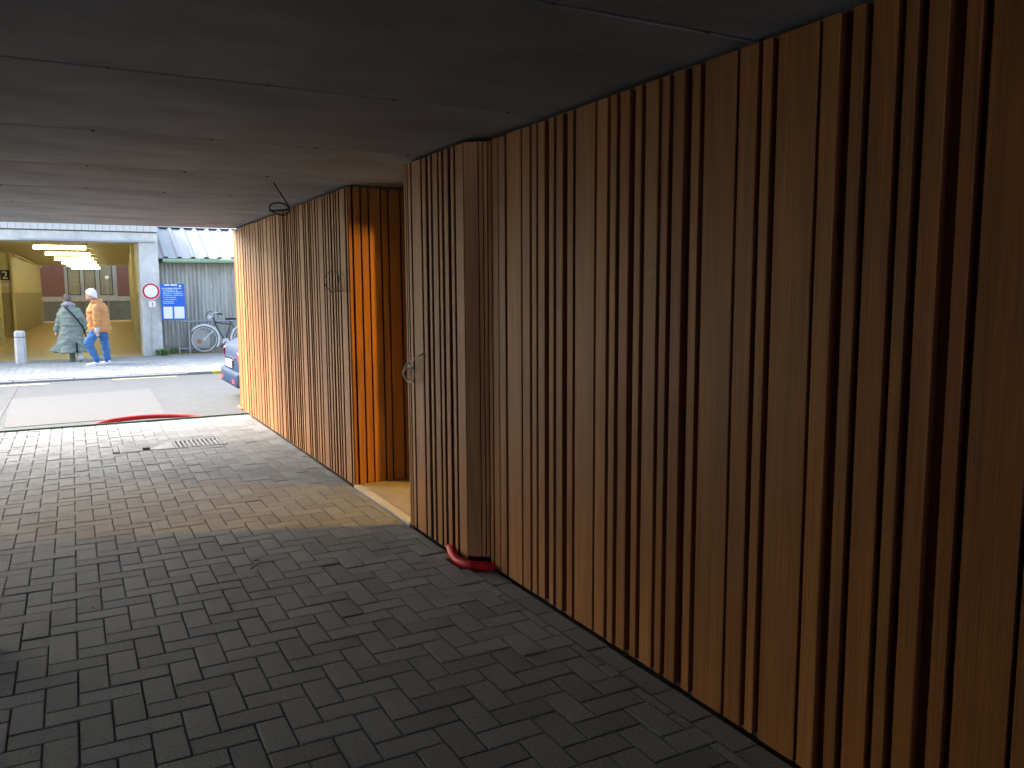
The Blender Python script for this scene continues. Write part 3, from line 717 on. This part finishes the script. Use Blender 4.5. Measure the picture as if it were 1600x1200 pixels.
for k, (z, a, b) in enumerate(((1.69, 2.02, 2.48), (1.645, 2.03, 2.40), (1.60, 2.05, 2.50), (1.555, 2.03, 2.24), (1.555, 2.27, 2.52), (1.51, 2.05, 2.26), (1.51, 2.29, 2.52), (1.46, 2.04, 2.34), (1.41, 2.06, 2.36), (1.36, 2.03, 2.30), (1.315, 2.04, 2.30))):
    g = MB(); x_ = a
    while x_ < b:
        w = rnd.uniform(0.008, 0.05); g.box(x_, min(x_+w, b), 22.380, 22.384, z, z+rnd.uniform(0.014, 0.026)); x_ += w+0.008
    g.build('print_line', M['bluewhite'] if k else M['signwhite'], ib)
for z in (1.0, 1.7): MB().box(2.2, 2.25, 22.421, 23.20, z, z+0.04).build('bracket', M['steel'], ib)

# bollard
bo = thing('bollard', 'short pale concrete bollard standing at the underpass entrance', 'bollard', (-1.1, 21.84, 0))
g = MB()
def rrect(w, c, z, x0=-1.1, y0=21.84):
    h = w/2; return [(x0+a, y0+b, z) for a, b in ((-h+c, -h), (h-c, -h), (h, -h+c), (h, h-c), (h-c, h), (-h+c, h), (-h, h-c), (-h, -h+c))]
g.loft([rrect(0.235, 0.05, -0.05), rrect(0.225, 0.05, 0.58), rrect(0.215, 0.05, 0.585)]); g.build('shaft', M['conc'], bo)
MB().loft([rrect(0.20, 0.05, 0.585), rrect(0.20, 0.05, 0.605)]).build('groove', M['plinth'], bo)
MB().loft([rrect(0.222, 0.05, 0.605), rrect(0.222, 0.05, 0.70), rrect(0.17, 0.05, 0.74)]).build('cap', M['conc'], bo)

# weeds at the foot of the pier
M['leaf'] = mat('weed_leaf', (0.15, 0.30, 0.06), 0.6, 0.3, 20)
def weed(cx, cy_, n, hmax, label):
    g = MB()
    for k in range(n):
        a = random.uniform(0, 6.28); L = random.uniform(0.4, 1)*hmax; b = random.uniform(0.2, 1.0)*L
        x0, y0 = cx+random.gauss(0, 0.07), cy_+random.gauss(0, 0.04); w = 0.012
        d = Vector((math.cos(a), math.sin(a)*0.6, 0)); s_ = Vector((-d.y, d.x, 0))*w
        p0 = Vector((x0, y0, 0)); p1 = p0+d*b*0.5+Vector((0, 0, L*0.7)); p2 = p0+d*b+Vector((0, 0, L*0.75))
        g.add([p0-s_*0.4, p0+s_*0.4, p1+s_*1.4, p1-s_*1.4, p2], [(0, 1, 2, 3), (3, 2, 4)])
    return tag(g.build('weed_plant', M['leaf']), label, 'plant', 'weeds along the shed foot')
weed(1.98, 22.42, 90, 0.24, 'bright green weed tuft at the foot of the pier')
weed(2.28, 23.02, 30, 0.22, 'sparse small weeds at the foot of the shed wall')
weed(2.52, 23.05, 16, 0.14, 'tiny weed sprig beside the bike rail')

# rail and bicycle
rl = thing('bike_rail', 'grey tubular rail with infill panel standing before the shed', 'railing', (3.2, 22.95, 0))
YR = 22.95
for x_ in (2.42, 2.68, 3.24, 4.2, 5.0): MB().tube([(x_, YR, -0.02), (x_, YR, 0.83)], 0.022 if x_ != 2.68 else 0.03, 8).build('post', M['steel'], rl)
MB().tube([(2.42, YR, 0.83), (5.0, YR, 0.83)], 0.024, 8).build('top_rail', M['steel'], rl)
MB().tube([(2.42, YR, 0.12), (3.24, YR, 0.12)], 0.018, 8).build('bottom_rail', M['steel'], rl)
MB().box(2.73, 3.20, YR-0.005, YR+0.005, 0.15, 0.62).build('infill_panel', M['steel'], rl)
g = MB(); g.disc((2.93, 0.30), 0.07, YR-0.016, YR-0.006, 16); g.build('orange_reflector', mat('orange_reflector', (0.5, 0.22, 0.10), 0.4), rl)
bk = thing('bicycle', 'old dark bicycle with pale mudguards leaning by the shed', 'bicycle', (3.5, 22.7, 0))
YK = 22.72
M['bikedark'] = mat('bike_frame_paint', (0.05, 0.055, 0.06), 0.4, 0.1, 10, spec=0.5)
M['bikegrey'] = mat('bike_mudguard', (0.68, 0.69, 0.67), 0.4, 0.1, 10)
M['tyre_grey'] = mat('dusty_tyre', (0.16, 0.165, 0.165), 0.8, 0.1, 10)
FW, RWh = (3.02, YK, 0.36), (4.08, YK, 0.36)
for c in (FW, RWh):
    w_ = MB(); w_.torus(c, 0.335, 0.016, 'y', 40, 8); wo = w_.build('wheel', M['tyre_grey'], bk, smooth=True)
    MB().torus(c, 0.31, 0.011, 'y', 40, 6).build('rim', M['bikegrey'], wo, smooth=True)
    sp_ = MB()
    for k in range(18):
        a = 2*math.pi*k/18; sp_.tube([c, (c[0]+0.31*math.cos(a), YK, c[2]+0.31*math.sin(a))], 0.0022, 4)
    sp_.build('spokes', M['bikegrey'], wo)
    MB().tube([(c[0], YK-0.05, c[2]), (c[0], YK+0.05, c[2])], 0.022, 10).build('hub', M['bikegrey'], wo)
MB().torus(FW, 0.375, 0.032, 'y', 24, 6, a0=-35, a1=140).build('front_mudguard', M['bikegrey'], bk, smooth=True)
MB().torus(RWh, 0.375, 0.030, 'y', 28, 6, a0=20, a1=205).build('rear_mudguard', M['bikegrey'], bk, smooth=True)
g = MB()
hd, bbk, st = (3.30, YK, 0.86), (3.55, YK, 0.29), (3.72, YK, 0.82)
g.tube([(3.33, YK, 0.72), bbk], 0.016, 8); g.tube([(3.31, YK, 0.80), (3.70, YK, 0.74)], 0.016, 8); g.tube([bbk, st], 0.016, 8)
g.tube([bbk, (4.08, YK, 0.36)], 0.011, 8); g.tube([(3.70, YK, 0.76), (4.08, YK, 0.36)], 0.010, 8); g.tube([(3.34, YK, 0.68), (3.28, YK, 0.92)], 0.02, 8)
g.build('frame', M['bikedark'], bk, smooth=True)
MB().tube([(3.33, YK, 0.70), (3.22, YK, 0.55), (3.02, YK, 0.36)], 0.014, 8).build('fork', M['bikegrey'], bk)
g = MB(); g.tube(spline([(3.42, YK-0.30, 1.02), (3.32, YK-0.24, 1.06), (3.25, YK-0.05, 1.02), (3.25, YK+0.05, 1.02), (3.32, YK+0.24, 1.06), (3.42, YK+0.30, 1.02)], 5), 0.013, 8); g.tube([(3.28, YK, 0.9), (3.25, YK, 1.02)], 0.014, 8)
g.build('handlebar', M['bikegrey'], bk, smooth=True)
for s_ in (-1, 1): MB().tube([(3.36, YK+s_*0.27, 1.045), (3.46, YK+s_*0.31, 1.01)], 0.02, 8).build('grip', M['black'], bk)
MB().ell((3.17, YK, 0.93), (0.07, 0.06, 0.06), 12).build('headlamp', M['bikegrey'], bk, smooth=True)
MB().torus((3.20, YK-0.02, 0.99), 0.10, 0.008, 'y', 20, 6).build('brake_cable', M['black'], bk)
MB().loft([[(3.58+xx, YK+w*math.cos(2*math.pi*i/10), 0.885+0.025*math.sin(2*math.pi*i/10)) for i in range(10)] for xx, w in ((0, 0.02), (0.08, 0.035), (0.17, 0.08), (0.25, 0.09), (0.27, 0.05))]).build('saddle', M['black'], bk, smooth=True)
MB().tube([(3.72, YK, 0.80), (3.735, YK, 0.87)], 0.013, 8).build('seat_post', M['bikegrey'], bk)
g = MB(); g.tube([(3.95, YK-0.06, 0.76), (4.40, YK-0.06, 0.76)], 0.008, 6); g.tube([(3.95, YK+0.06, 0.76), (4.40, YK+0.06, 0.76)], 0.008, 6); g.tube([(4.2, YK-0.06, 0.76), (4.08, YK-0.06, 0.36)], 0.007, 6)
for k in range(4): g.tube([(3.98+k*0.13, YK-0.06, 0.76), (3.98+k*0.13, YK+0.06, 0.76)], 0.006, 6)
g.build('luggage_rack', M['bikedark'], bk)
g = MB(); g.disc((3.55, 0.29), 0.09, YK-0.05, YK-0.045, 20); g.build('chainring', M['bikegrey'], bk)
g = MB(); g.tube([(3.55, YK-0.06, 0.29), (3.45, YK-0.07, 0.16)], 0.01, 6); g.box(3.40, 3.49, YK-0.16, YK-0.07, 0.15, 0.17); g.build('pedal', M['black'], bk)

# ------------------------------------------------------------------ parked car (its tail shows past the wall end)
car = thing('parked_car', 'dark blue grey parked car whose tail shows past the timber wall', 'car', (4.2, 13.05, -0.05))
M['car'] = mat('car_paint', (0.012, 0.034, 0.085), 0.5, 0.04, 4, spec=0.1)
M['chrome'] = mat('chrome', (0.7, 0.7, 0.7), 0.15, 0.02, 5, metal=1)
M['tail'] = mat('tail_lamp_red', (0.55, 0.01, 0.03), 0.2, 0.05, 8, spec=0.6)
YC, Z0 = 13.05, -0.05
def ring_(x_, hw, zl, zh, k=0.16, n=6):
    pts = []
    for sy, sz in ((1, -1), (1, 1), (-1, 1), (-1, -1)):
        r_ = min(k, (zh-zl)*0.45)
        cyy, czz = YC+sy*(hw-r_), (zh-r_ if sz > 0 else zl+r_)
        a0 = {(1, -1): -90, (1, 1): 0, (-1, 1): 90, (-1, -1): 180}[(sy, sz)]
        for i in range(n): a = RAD(a0+90*i/(n-1)); pts.append((x_, cyy+r_*math.cos(a), czz+r_*math.sin(a)))
    return pts
X0 = 2.10
st_ = [(0.00, .50, .42, .62), (0.03, .72, .34, .80), (0.10, .82, .27, .87), (0.25, .87, .22, .93), (0.6, .89, .20, .99), (1.2, .90, .19, .98), (2.4, .90, .19, .96), (3.0, .89, .19, .94), (3.6, .86, .20, .86), (4.0, .80, .24, .76), (4.18, .68, .30, .66), (4.22, .5, .38, .58)]
MB().loft([ring_(X0+a, w, Z0+l, Z0+h_) for a, w, l, h_ in st_]).build('body', M['car'], car, smooth=True)
st2 = [(0.55, .60, .90, .97), (0.80, .70, .93, 1.30), (1.05, .70, .93, 1.43), (1.7, .70, .93, 1.46), (2.3, .69, .93, 1.40), (3.05, .66, .90, .97)]
MB().loft([ring_(X0+a, w, Z0+l, Z0+h_, 0.14) for a, w, l, h_ in st2]).build('cabin_glass', M['glass'], car, smooth=True)
MB().loft([ring_(X0+a, w, Z0+l, Z0+h_, 0.03) for a, w, l, h_ in ((0.86, .60, 1.32, 1.345), (1.08, .64, 1.40, 1.455), (1.7, .65, 1.43, 1.485), (2.28, .62, 1.38, 1.425))]).build('roof', M['car'], car, smooth=True)
MB().loft([ring_(X0+a, w, Z0+l, Z0+h_, 0.05) for a, w, l, h_ in ((-0.05, .62, .30, .42), (-0.03, .76, .25, .47), (0.10, .86, .23, .48))]).build('bumper', M['car'], car, smooth=True)
for s_ in (-1, 1):
    g = MB(); g.loft([[(X0+a, YC+s_*b, Z0+z) for a, b, z in pp] for pp in (((0.035, .60, .64), (0.06, .75, .62), (0.12, .83, .60), (0.12, .845, .76), (0.07, .77, .80), (0.045, .62, .78)), ((0.0, .58, .65), (0.02, .76, .63), (0.11, .855, .61), (0.12, .87, .75), (0.03, .78, .79), (0.0, .60, .77)))])
    tl = g.build('tail_lamp', M['tail'], car)
    MB().box(X0-0.056, X0-0.03, YC+s_*0.50-0.09, YC+s_*0.50+0.09, Z0+0.30, Z0+0.36).build('reflector', M['tail'], car)
MB().box(X0-0.03, X0-0.005, YC-0.26, YC+0.26, Z0+0.52, Z0+0.63).build('number_plate', M['signwhite'], car)
MB().box(X0-0.02, X0+0.02, YC-0.45, YC+0.45, Z0+0.66, Z0+0.675).build('boot_trim', M['chrome'], car)
for xw in (0.78, 3.38):
    for s_ in (-1, 1):
        yy = YC+s_*0.80
        wo = MB().torus((X0+xw, yy, Z0+0.31), 0.23, 0.085, 'y', 28, 10).build('wheel', M['black'], car, smooth=True)
        MB().disc((X0+xw, Z0+0.31), 0.20, yy-0.07, yy+0.07, 20).build('rim', M['bikegrey'], wo)
# cone at the wall end
M['orange'] = mat('orange_cone', (0.75, 0.10, 0.04), 0.5, 0.06, 10)
cn = thing('traffic_cone', 'orange traffic cone half hidden behind the end of the timber wall', 'traffic cone', (2.18, 11.98, -0.05))
g = MB()
for zz in (0,):
    g.loft([[(2.18+r_*math.cos(2*math.pi*i/18), 11.98+r_*math.sin(2*math.pi*i/18), z) for i in range(18)] for r_, z in ((0.125, -0.02), (0.085, 0.14))])
g.loft([[(2.18+r_*math.cos(2*math.pi*i/18), 11.98+r_*math.sin(2*math.pi*i/18), z) for i in range(18)] for r_, z in ((0.060, 0.24), (0.022, 0.40), (0.015, 0.405))])
g.build('body', M['orange'], cn)
g = MB(); g.loft([[(2.18+r_*math.cos(2*math.pi*i/18), 11.98+r_*math.sin(2*math.pi*i/18), z) for i in range(18)] for r_, z in ((0.086, 0.14), (0.061, 0.24))]); g.build('band', M['signwhite'], cn)
MB().chbox(2.02, 2.34, 11.82, 12.14, -0.045, -0.018, 0.01).build('base', M['orange'], cn)

# ------------------------------------------------------------------ two people
def fuse(g, name, m, parent, voxel=0.014, smooth=2, wrinkle=0.0, wscale=9.0):
    o = g.build(name, m, None, org=tuple(parent.location))
    md = o.modifiers.new('r', 'REMESH'); md.mode = 'VOXEL'; md.voxel_size = voxel; md.use_smooth_shade = True
    s2 = o.modifiers.new('s', 'SMOOTH'); s2.iterations = smooth; s2.factor = 0.5
    bpy.context.view_layer.update()
    me = bpy.data.meshes.new_from_object(o.evaluated_get(bpy.context.evaluated_depsgraph_get()))
    bpy.data.objects.remove(o)
    if wrinkle:
        for v in me.vertices:
            c = v.co; v.co = c+v.normal*wrinkle*(mnoise.noise(Vector((c.x*wscale, c.y*wscale, c.z*wscale*1.6)))+0.6*mnoise.noise(Vector((c.x*wscale*2.1+5, c.y*wscale*2.1, c.z*wscale*3))))
    me.materials.clear(); me.materials.append(m)
    me.polygons.foreach_set('use_smooth', [True]*len(me.polygons))
    o = bpy.data.objects.new(name, me); COL.objects.link(o); o.parent = parent
    return o
def hand(g, wr, d, side, s=1.0):
    wr, d = Vector(wr), Vector(d).normalized(); u = d.orthogonal().normalized()
    u = Vector(side).normalized(); u = (u-d*u.dot(d)).normalized(); w = d.cross(u)
    g.tube([wr, wr+d*0.045*s, wr+d*0.085*s], [0.026, 0.036, 0.034], 10, round_ends=True)
    for k, L in enumerate((0.062, 0.074, 0.070, 0.055)):
        b = wr+d*0.08*s+u*(k-1.5)*0.019*s
        g.tube([b, b+d*L*0.5*s+w*0.006, b+d*L*0.9*s+w*0.022], [0.0095, 0.009, 0.008], 7, round_ends=True)
    b = wr+d*0.03*s-u*0.03*s
    g.tube([b, b+(d*0.6-u*0.8).normalized()*0.035*s, b+(d*0.6-u*0.8).normalized()*0.035*s+d*0.03*s], [0.012, 0.011, 0.009], 7, round_ends=True)
def cap(g, a, b, ra, rb, n=14): g.tube([a, (Vector(a)+Vector(b))/2, b], [ra, (ra+rb)/2, rb], n, round_ends=True)
M['jacket'] = mat('tan_orange_jacket', (0.50, 0.235, 0.085), 0.75, 0.12, 9)
M['jeans'] = mat('blue_jeans', (0.055, 0.16, 0.36), 0.85, 0.15, 12)
M['beanie'] = mat('white_knit_cap', (0.72, 0.73, 0.74), 0.95, 0.06, 60, 0.4, 120)
M['shoe'] = mat('white_trainers', (0.66, 0.68, 0.70), 0.6, 0.06, 20)
M['coat'] = mat('sage_green_raincoat', (0.22, 0.27, 0.225), 0.55, 0.12, 7)
M['scarf'] = mat('grey_hood', (0.27, 0.265, 0.29), 0.9, 0.15, 25)
M['hair'] = mat('brown_hair', (0.13, 0.095, 0.08), 0.6, 0.35, 40, stretch=(1, 1, 0.3))
M['trouser_w'] = mat('white_trousers', (0.68, 0.67, 0.66), 0.8, 0.06, 10)
M['dark'] = mat('dark_strap', (0.02, 0.02, 0.022), 0.6, 0.1, 10)
M['glove'] = mat('pale_cuff', (0.45, 0.55, 0.58), 0.8, 0.08, 10)
M['boot'] = mat('grey_trouser_leg', (0.15, 0.19, 0.17), 0.8, 0.1, 10)

# man: walking left and away, head in profile
ox, oy = 0.47, 20.33
mn = thing('person', 'person in tan orange jacket, white knit cap and blue jeans walking left', 'person', (ox, oy, 0))
def P_(x_, y_, z): return (ox+x_, oy+y_, z)
g = MB()                                                           # the body, one surface
cap(g, P_(0.05, 0.05, 0.86), P_(0.04, 0.05, 1.30), 0.13, 0.14)
cap(g, P_(0.0, 0.04, 1.38), P_(-0.06, 0.02, 1.47), 0.055, 0.055)
g.ell(P_(-0.088, 0.0, 1.555), (0.096, 0.078, 0.115), 18)
cap(g, P_(-0.155, -0.01, 1.475), P_(-0.135, -0.005, 1.50), 0.03, 0.04)         # jaw
g.tube([P_(-0.17, -0.012, 1.575), P_(-0.196, -0.018, 1.545), P_(-0.18, -0.014, 1.535)], [0.012, 0.016, 0.014], 8, round_ends=True)  # nose
g.ell(P_(-0.172, -0.012, 1.505), (0.014, 0.022, 0.012), 8)                     # lips
g.ell(P_(-0.085, -0.08, 1.55), (0.022, 0.012, 0.032), 8)                        # ear
cap(g, P_(-0.01, -0.15, 1.30), P_(-0.01, -0.20, 1.03), 0.055, 0.045); cap(g, P_(-0.01, -0.20, 1.03), P_(-0.012, -0.20, 0.80), 0.045, 0.03)
cap(g, P_(0.10, 0.20, 1.30), P_(0.15, 0.24, 1.03), 0.055, 0.045); cap(g, P_(0.15, 0.24, 1.03), P_(0.10, 0.26, 0.82), 0.045, 0.03)
for pts, rr in (((P_(-0.005, -0.03, 0.80), P_(-0.205, -0.09, 0.50), P_(-0.05, -0.07, 0.10)), (0.07, 0.055, 0.042)), ((P_(0.09, 0.09, 0.80), P_(0.125, 0.12, 0.48), P_(0.165, 0.10, 0.08)), (0.07, 0.055, 0.042))):
    cap(g, pts[0], pts[1], rr[0], rr[1]); cap(g, pts[1], pts[2], rr[1], rr[2])
g2 = MB(); hand(g2, P_(-0.012, -0.20, 0.79), (0, -0.03, -1), (1, 0.2, 0)); hand(g2, P_(0.10, 0.26, 0.82), (-0.1, 0, -1), (1, 0, 0))
g.v_off = len(g.v); o_ = len(g.v); g.v += g2.v; g.f += [[i+o_ for i in f] for f in g2.f]; g.mi += g2.mi; g.tone += g2.tone
fuse(g, 'body', M['skin'], mn, 0.007, 1)
for s_, yy in ((0, -0.045), (1, 0.02)): MB().ell(P_(-0.172+0.004*s_, yy, 1.578), (0.008, 0.012, 0.008), 8).build('eye', M['dark'], mn, smooth=True)
g = MB()                                                           # jacket
for z, cx, rx, ry in ((0.78, 0.045, 0.225, 0.20),):
    pass
rings = []
for z, cx, cy_, rx, ry in ((0.725, 0.045, 0.03, 0.215, 0.20), (0.79, 0.045, 0.03, 0.235, 0.215), (0.95, 0.035, 0.04, 0.235, 0.205), (1.08, 0.02, 0.04, 0.232, 0.20), (1.20, 0.02, 0.04, 0.225, 0.195), (1.30, 0.03, 0.04, 0.195, 0.175), (1.37, 0.03, 0.035, 0.14, 0.13), (1.43, 0.005, 0.03, 0.085, 0.085)):
    rings.append([P_(cx+rx*math.cos(2*math.pi*i/24), cy_+ry*math.sin(2*math.pi*i/24), z) for i in range(24)])
g.loft(rings)
cap(g, P_(-0.01, -0.14, 1.27), P_(-0.005, -0.20, 1.03), 0.085, 0.072); cap(g, P_(-0.005, -0.20, 1.03), P_(-0.012, -0.205, 0.85), 0.072, 0.058)
cap(g, P_(0.10, 0.19, 1.27), P_(0.15, 0.24, 1.03), 0.085, 0.072); cap(g, P_(0.15, 0.24, 1.03), P_(0.11, 0.26, 0.87), 0.072, 0.058)
g.tube(spline([P_(-0.06, -0.05, 1.40), P_(0.05, -0.05, 1.41), P_(0.10, 0.02, 1.42), P_(0.04, 0.10, 1.41)], 5), 0.05, 10, round_ends=True)   # hood roll
fuse(g, 'jacket', M['jacket'], mn, 0.013, 2, 0.017, 9)
g = MB(); g.tube([P_(-0.012, -0.205, 0.83), P_(-0.012, -0.205, 0.775)], [0.05, 0.046], 12, round_ends=True); g.build('cuff', M['glove'], mn, smooth=True)
g = MB()
cap(g, P_(0.03, 0.02, 0.83), P_(0.03, 0.02, 0.76), 0.165, 0.15)
for pts in ((P_(-0.015, -0.04, 0.78), P_(-0.205, -0.09, 0.50), P_(-0.05, -0.07, 0.11)), (P_(0.10, 0.10, 0.80), P_(0.125, 0.12, 0.48), P_(0.165, 0.10, 0.09))):
    cap(g, pts[0], pts[1], 0.116, 0.09); cap(g, pts[1], pts[2], 0.088, 0.070)
fuse(g, 'jeans', M['jeans'], mn, 0.013, 1, 0.015, 11)
g = MB(); rings = []
for z, rx, ry, dx in ((1.525, 0.098, 0.092, 0.012), (1.55, 0.108, 0.099, 0.008), (1.59, 0.114, 0.102, 0.002), (1.63, 0.106, 0.096, 0.0), (1.665, 0.082, 0.075, 0.0), (1.69, 0.045, 0.042, 0.004), (1.698, 0.012, 0.012, 0.004)):
    rings.append([P_(-0.078+dx+rx*math.cos(2*math.pi*i/20), ry*math.sin(2*math.pi*i/20), z-(0.055*math.cos(2*math.pi*i/20) if z < 1.58 and math.cos(2*math.pi*i/20) > 0 else 0.03*math.cos(2*math.pi*i/20)*(1.7-z)/0.15*0.8)) for i in range(20)])
g.loft(rings); g.build('knit_cap', M['beanie'], mn, smooth=True)
def shoe(p, d, L, m, parent, tilt=0.0):
    p, d = Vector(p), Vector(d).normalized(); s_ = Vector((-d.y, d.x, 0)); rings = []
    for t, w, h_ in ((-0.35, 0.025, 0.05), (-0.28, 0.038, 0.085), (0.0, 0.042, 0.085), (0.3, 0.048, 0.055), (0.55, 0.042, 0.04), (0.65, 0.02, 0.028)):
        c = p+d*L*t+Vector((0, 0, max(0, -t)*tilt)); rings.append([c+s_*w*a+Vector((0, 0, b*h_)) for a, b in ((-1, 0), (1, 0), (1, 0.6), (0.5, 1), (-0.5, 1), (-1, 0.6))])
    g = MB(); g.loft(rings); g.build('shoe', m, parent, smooth=False)
shoe(P_(-0.085, -0.07, 0.0), (-1, 0.12, 0), 0.29, M['shoe'], mn, 0.12); shoe(P_(0.135, 0.10, 0.0), (-0.9, 0.5, 0), 0.29, M['shoe'], mn, 0.05)

# woman: back view, long coat blown to the left
ox, oy = -0.02, 21.6
wm = thing('person', 'person in a long sage green raincoat with dark cross strap, seen from behind', 'person', (ox, oy, 0))
g = MB()
cap(g, P_(0.0, 0.0, 0.80), P_(-0.02, 0.0, 1.22), 0.12, 0.12); cap(g, P_(-0.02, 0, 1.25), P_(-0.06, 0.03, 1.40), 0.05, 0.05)
g.ell(P_(-0.075, 0.05, 1.455), (0.075, 0.09, 0.105), 18)
g.tube([P_(-0.09, 0.135, 1.48), P_(-0.092, 0.155, 1.45)], [0.012, 0.015], 8, round_ends=True); g.ell(P_(-0.09, 0.13, 1.405), (0.02, 0.012, 0.01), 8); cap(g, P_(-0.09, 0.10, 1.38), P_(-0.08, 0.09, 1.40), 0.03, 0.04)
for s_ in (-1, 1): g.ell(P_(-0.075+s_*0.076, 0.05, 1.45), (0.012, 0.02, 0.03), 8)
for pts in ((P_(-0.05, 0.02, 0.80), P_(-0.03, 0.05, 0.42), P_(-0.035, 0.02, 0.07)), (P_(0.07, 0.02, 0.80), P_(0.085, 0.10, 0.42), P_(0.12, -0.05, 0.09))):
    cap(g, pts[0], pts[1], 0.085, 0.055); cap(g, pts[1], pts[2], 0.055, 0.04)
cap(g, P_(-0.16, 0.01, 1.16), P_(-0.27, 0.02, 0.95), 0.042, 0.04); cap(g, P_(-0.27, 0.02, 0.95), P_(-0.335, 0.05, 0.72), 0.042, 0.03)
cap(g, P_(0.12, 0.01, 1.16), P_(0.22, 0.02, 0.95), 0.042, 0.038); cap(g, P_(0.22, 0.02, 0.95), P_(0.25, 0.12, 0.74), 0.038, 0.03)
g2 = MB(); hand(g2, P_(-0.335, 0.05, 0.71), (-0.1, 0.1, -1), (0, 1, 0), 0.9); hand(g2, P_(0.25, 0.12, 0.73), (0, 0.2, -1), (0, 1, 0), 0.9)
o_ = len(g.v); g.v += g2.v; g.f += [[i+o_ for i in f] for f in g2.f]; g.mi += g2.mi; g.tone += g2.tone
fuse(g, 'body', M['skin'], wm, 0.007, 1)
g = MB(); rings = []
for z, cx, rx, ry in ((0.225, -0.06, 0.335, 0.25), (0.26, -0.06, 0.325, 0.25), (0.45, -0.05, 0.29, 0.225), (0.70, -0.035, 0.245, 0.195), (0.88, -0.03, 0.225, 0.175), (1.05, -0.03, 0.235, 0.175), (1.17, -0.03, 0.225, 0.16), (1.25, -0.035, 0.175, 0.13), (1.31, -0.05, 0.10, 0.09)):
    rings.append([P_(cx+rx*math.cos(2*math.pi*i/28)*(1+0.05*math.sin(5*2*math.pi*i/28)*(1.3-z)), ry*math.sin(2*math.pi*i/28)*(1+0.07*math.cos(4*2*math.pi*i/28+z*3)*(1.3-z)), z) for i in range(28)])
g.loft(rings)
g.loft([[P_(a, b, z) for a, b, z in r_] for r_ in (((-0.20, -0.10, 0.75), (-0.18, -0.12, 0.75), (-0.18, 0.05, 0.70), (-0.22, 0.05, 0.70)), ((-0.33, -0.14, 0.42), (-0.25, -0.18, 0.40), (-0.25, 0.06, 0.38), (-0.35, 0.04, 0.40)), ((-0.53, -0.10, 0.275), (-0.30, -0.20, 0.24), (-0.28, 0.06, 0.24), (-0.50, 0.0, 0.27)))])
cap(g, P_(-0.18, 0, 1.18), P_(-0.275, 0.02, 0.95), 0.085, 0.072); cap(g, P_(-0.275, 0.02, 0.95), P_(-0.335, 0.05, 0.75), 0.072, 0.06)
cap(g, P_(0.13, 0, 1.18), P_(0.225, 0.02, 0.95), 0.085, 0.072); cap(g, P_(0.225, 0.02, 0.95), P_(0.245, 0.11, 0.76), 0.072, 0.06)
fuse(g, 'raincoat', M['coat'], wm, 0.013, 1, 0.026, 7)
g = MB(); g.tube(spline([P_(-0.16, -0.03, 1.31), P_(-0.07, -0.09, 1.33), P_(0.03, -0.04, 1.31), P_(0.03, 0.05, 1.32), P_(-0.07, 0.10, 1.33), P_(-0.16, 0.05, 1.32)], 5), 0.052, 10, round_ends=True); g.ell(P_(-0.07, -0.03, 1.36), (0.095, 0.09, 0.06), 14)
fuse(g, 'hood', M['scarf'], wm, 0.012, 2, 0.006, 14)
g = MB(); g.ell(P_(-0.072, 0.03, 1.485), (0.088, 0.098, 0.098), 18); g.ell(P_(-0.06, -0.05, 1.45), (0.07, 0.05, 0.07), 12)
fuse(g, 'hair', M['hair'], wm, 0.009, 1, 0.006, 30)
g = MB(); pts = spline([P_(-0.13, -0.10, 1.29), P_(-0.06, -0.165, 1.20), P_(0.06, -0.205, 1.05), P_(0.16, -0.20, 0.90), P_(0.24, -0.14, 0.72), P_(0.27, -0.08, 0.58)], 6)
g.loft([[p+Vector(q) for q in ((-0.014, -0.006, -0.014), (0.014, -0.006, 0.014), (0.014, 0.006, 0.014), (-0.014, 0.006, -0.014))] for p in pts]); g.build('strap', M['dark'], wm)
g = MB(); g.tube([P_(-0.06, 0.03, 0.50), P_(-0.035, 0.05, 0.36), P_(-0.04, 0.03, 0.06)], [0.075, 0.065, 0.058], 12, round_ends=True); g.build('trouser_leg', M['boot'], wm, smooth=True)
g = MB(); g.tube([P_(0.08, 0.06, 0.55), P_(0.085, 0.08, 0.38), P_(0.125, -0.05, 0.09)], [0.085, 0.075, 0.06], 12, round_ends=True); g.build('trouser_leg', M['trouser_w'], wm, smooth=True)
MB().prism([(ox+0.045, oy-0.262), (ox+0.085, oy-0.262), (ox+0.085, oy-0.235), (ox+0.045, oy-0.235)], 0.225, 0.46).build('coat_vent', M['dark'], wm)
g = MB(); g.tube(spline([P_(-0.25, -0.10, 0.86), P_(-0.13, -0.185, 0.87), P_(0.0, -0.195, 0.86), P_(0.13, -0.16, 0.87), P_(0.20, -0.06, 0.88)], 5), 0.012, 6); g.build('belt', M['coat'], wm)
shoe(P_(-0.04, 0.05, 0.0), (-0.2, 1, 0), 0.25, M['boot'], wm); shoe(P_(0.11, -0.03, 0.0), (-0.3, 1, 0), 0.25, M['shoe'], wm, 0.16)
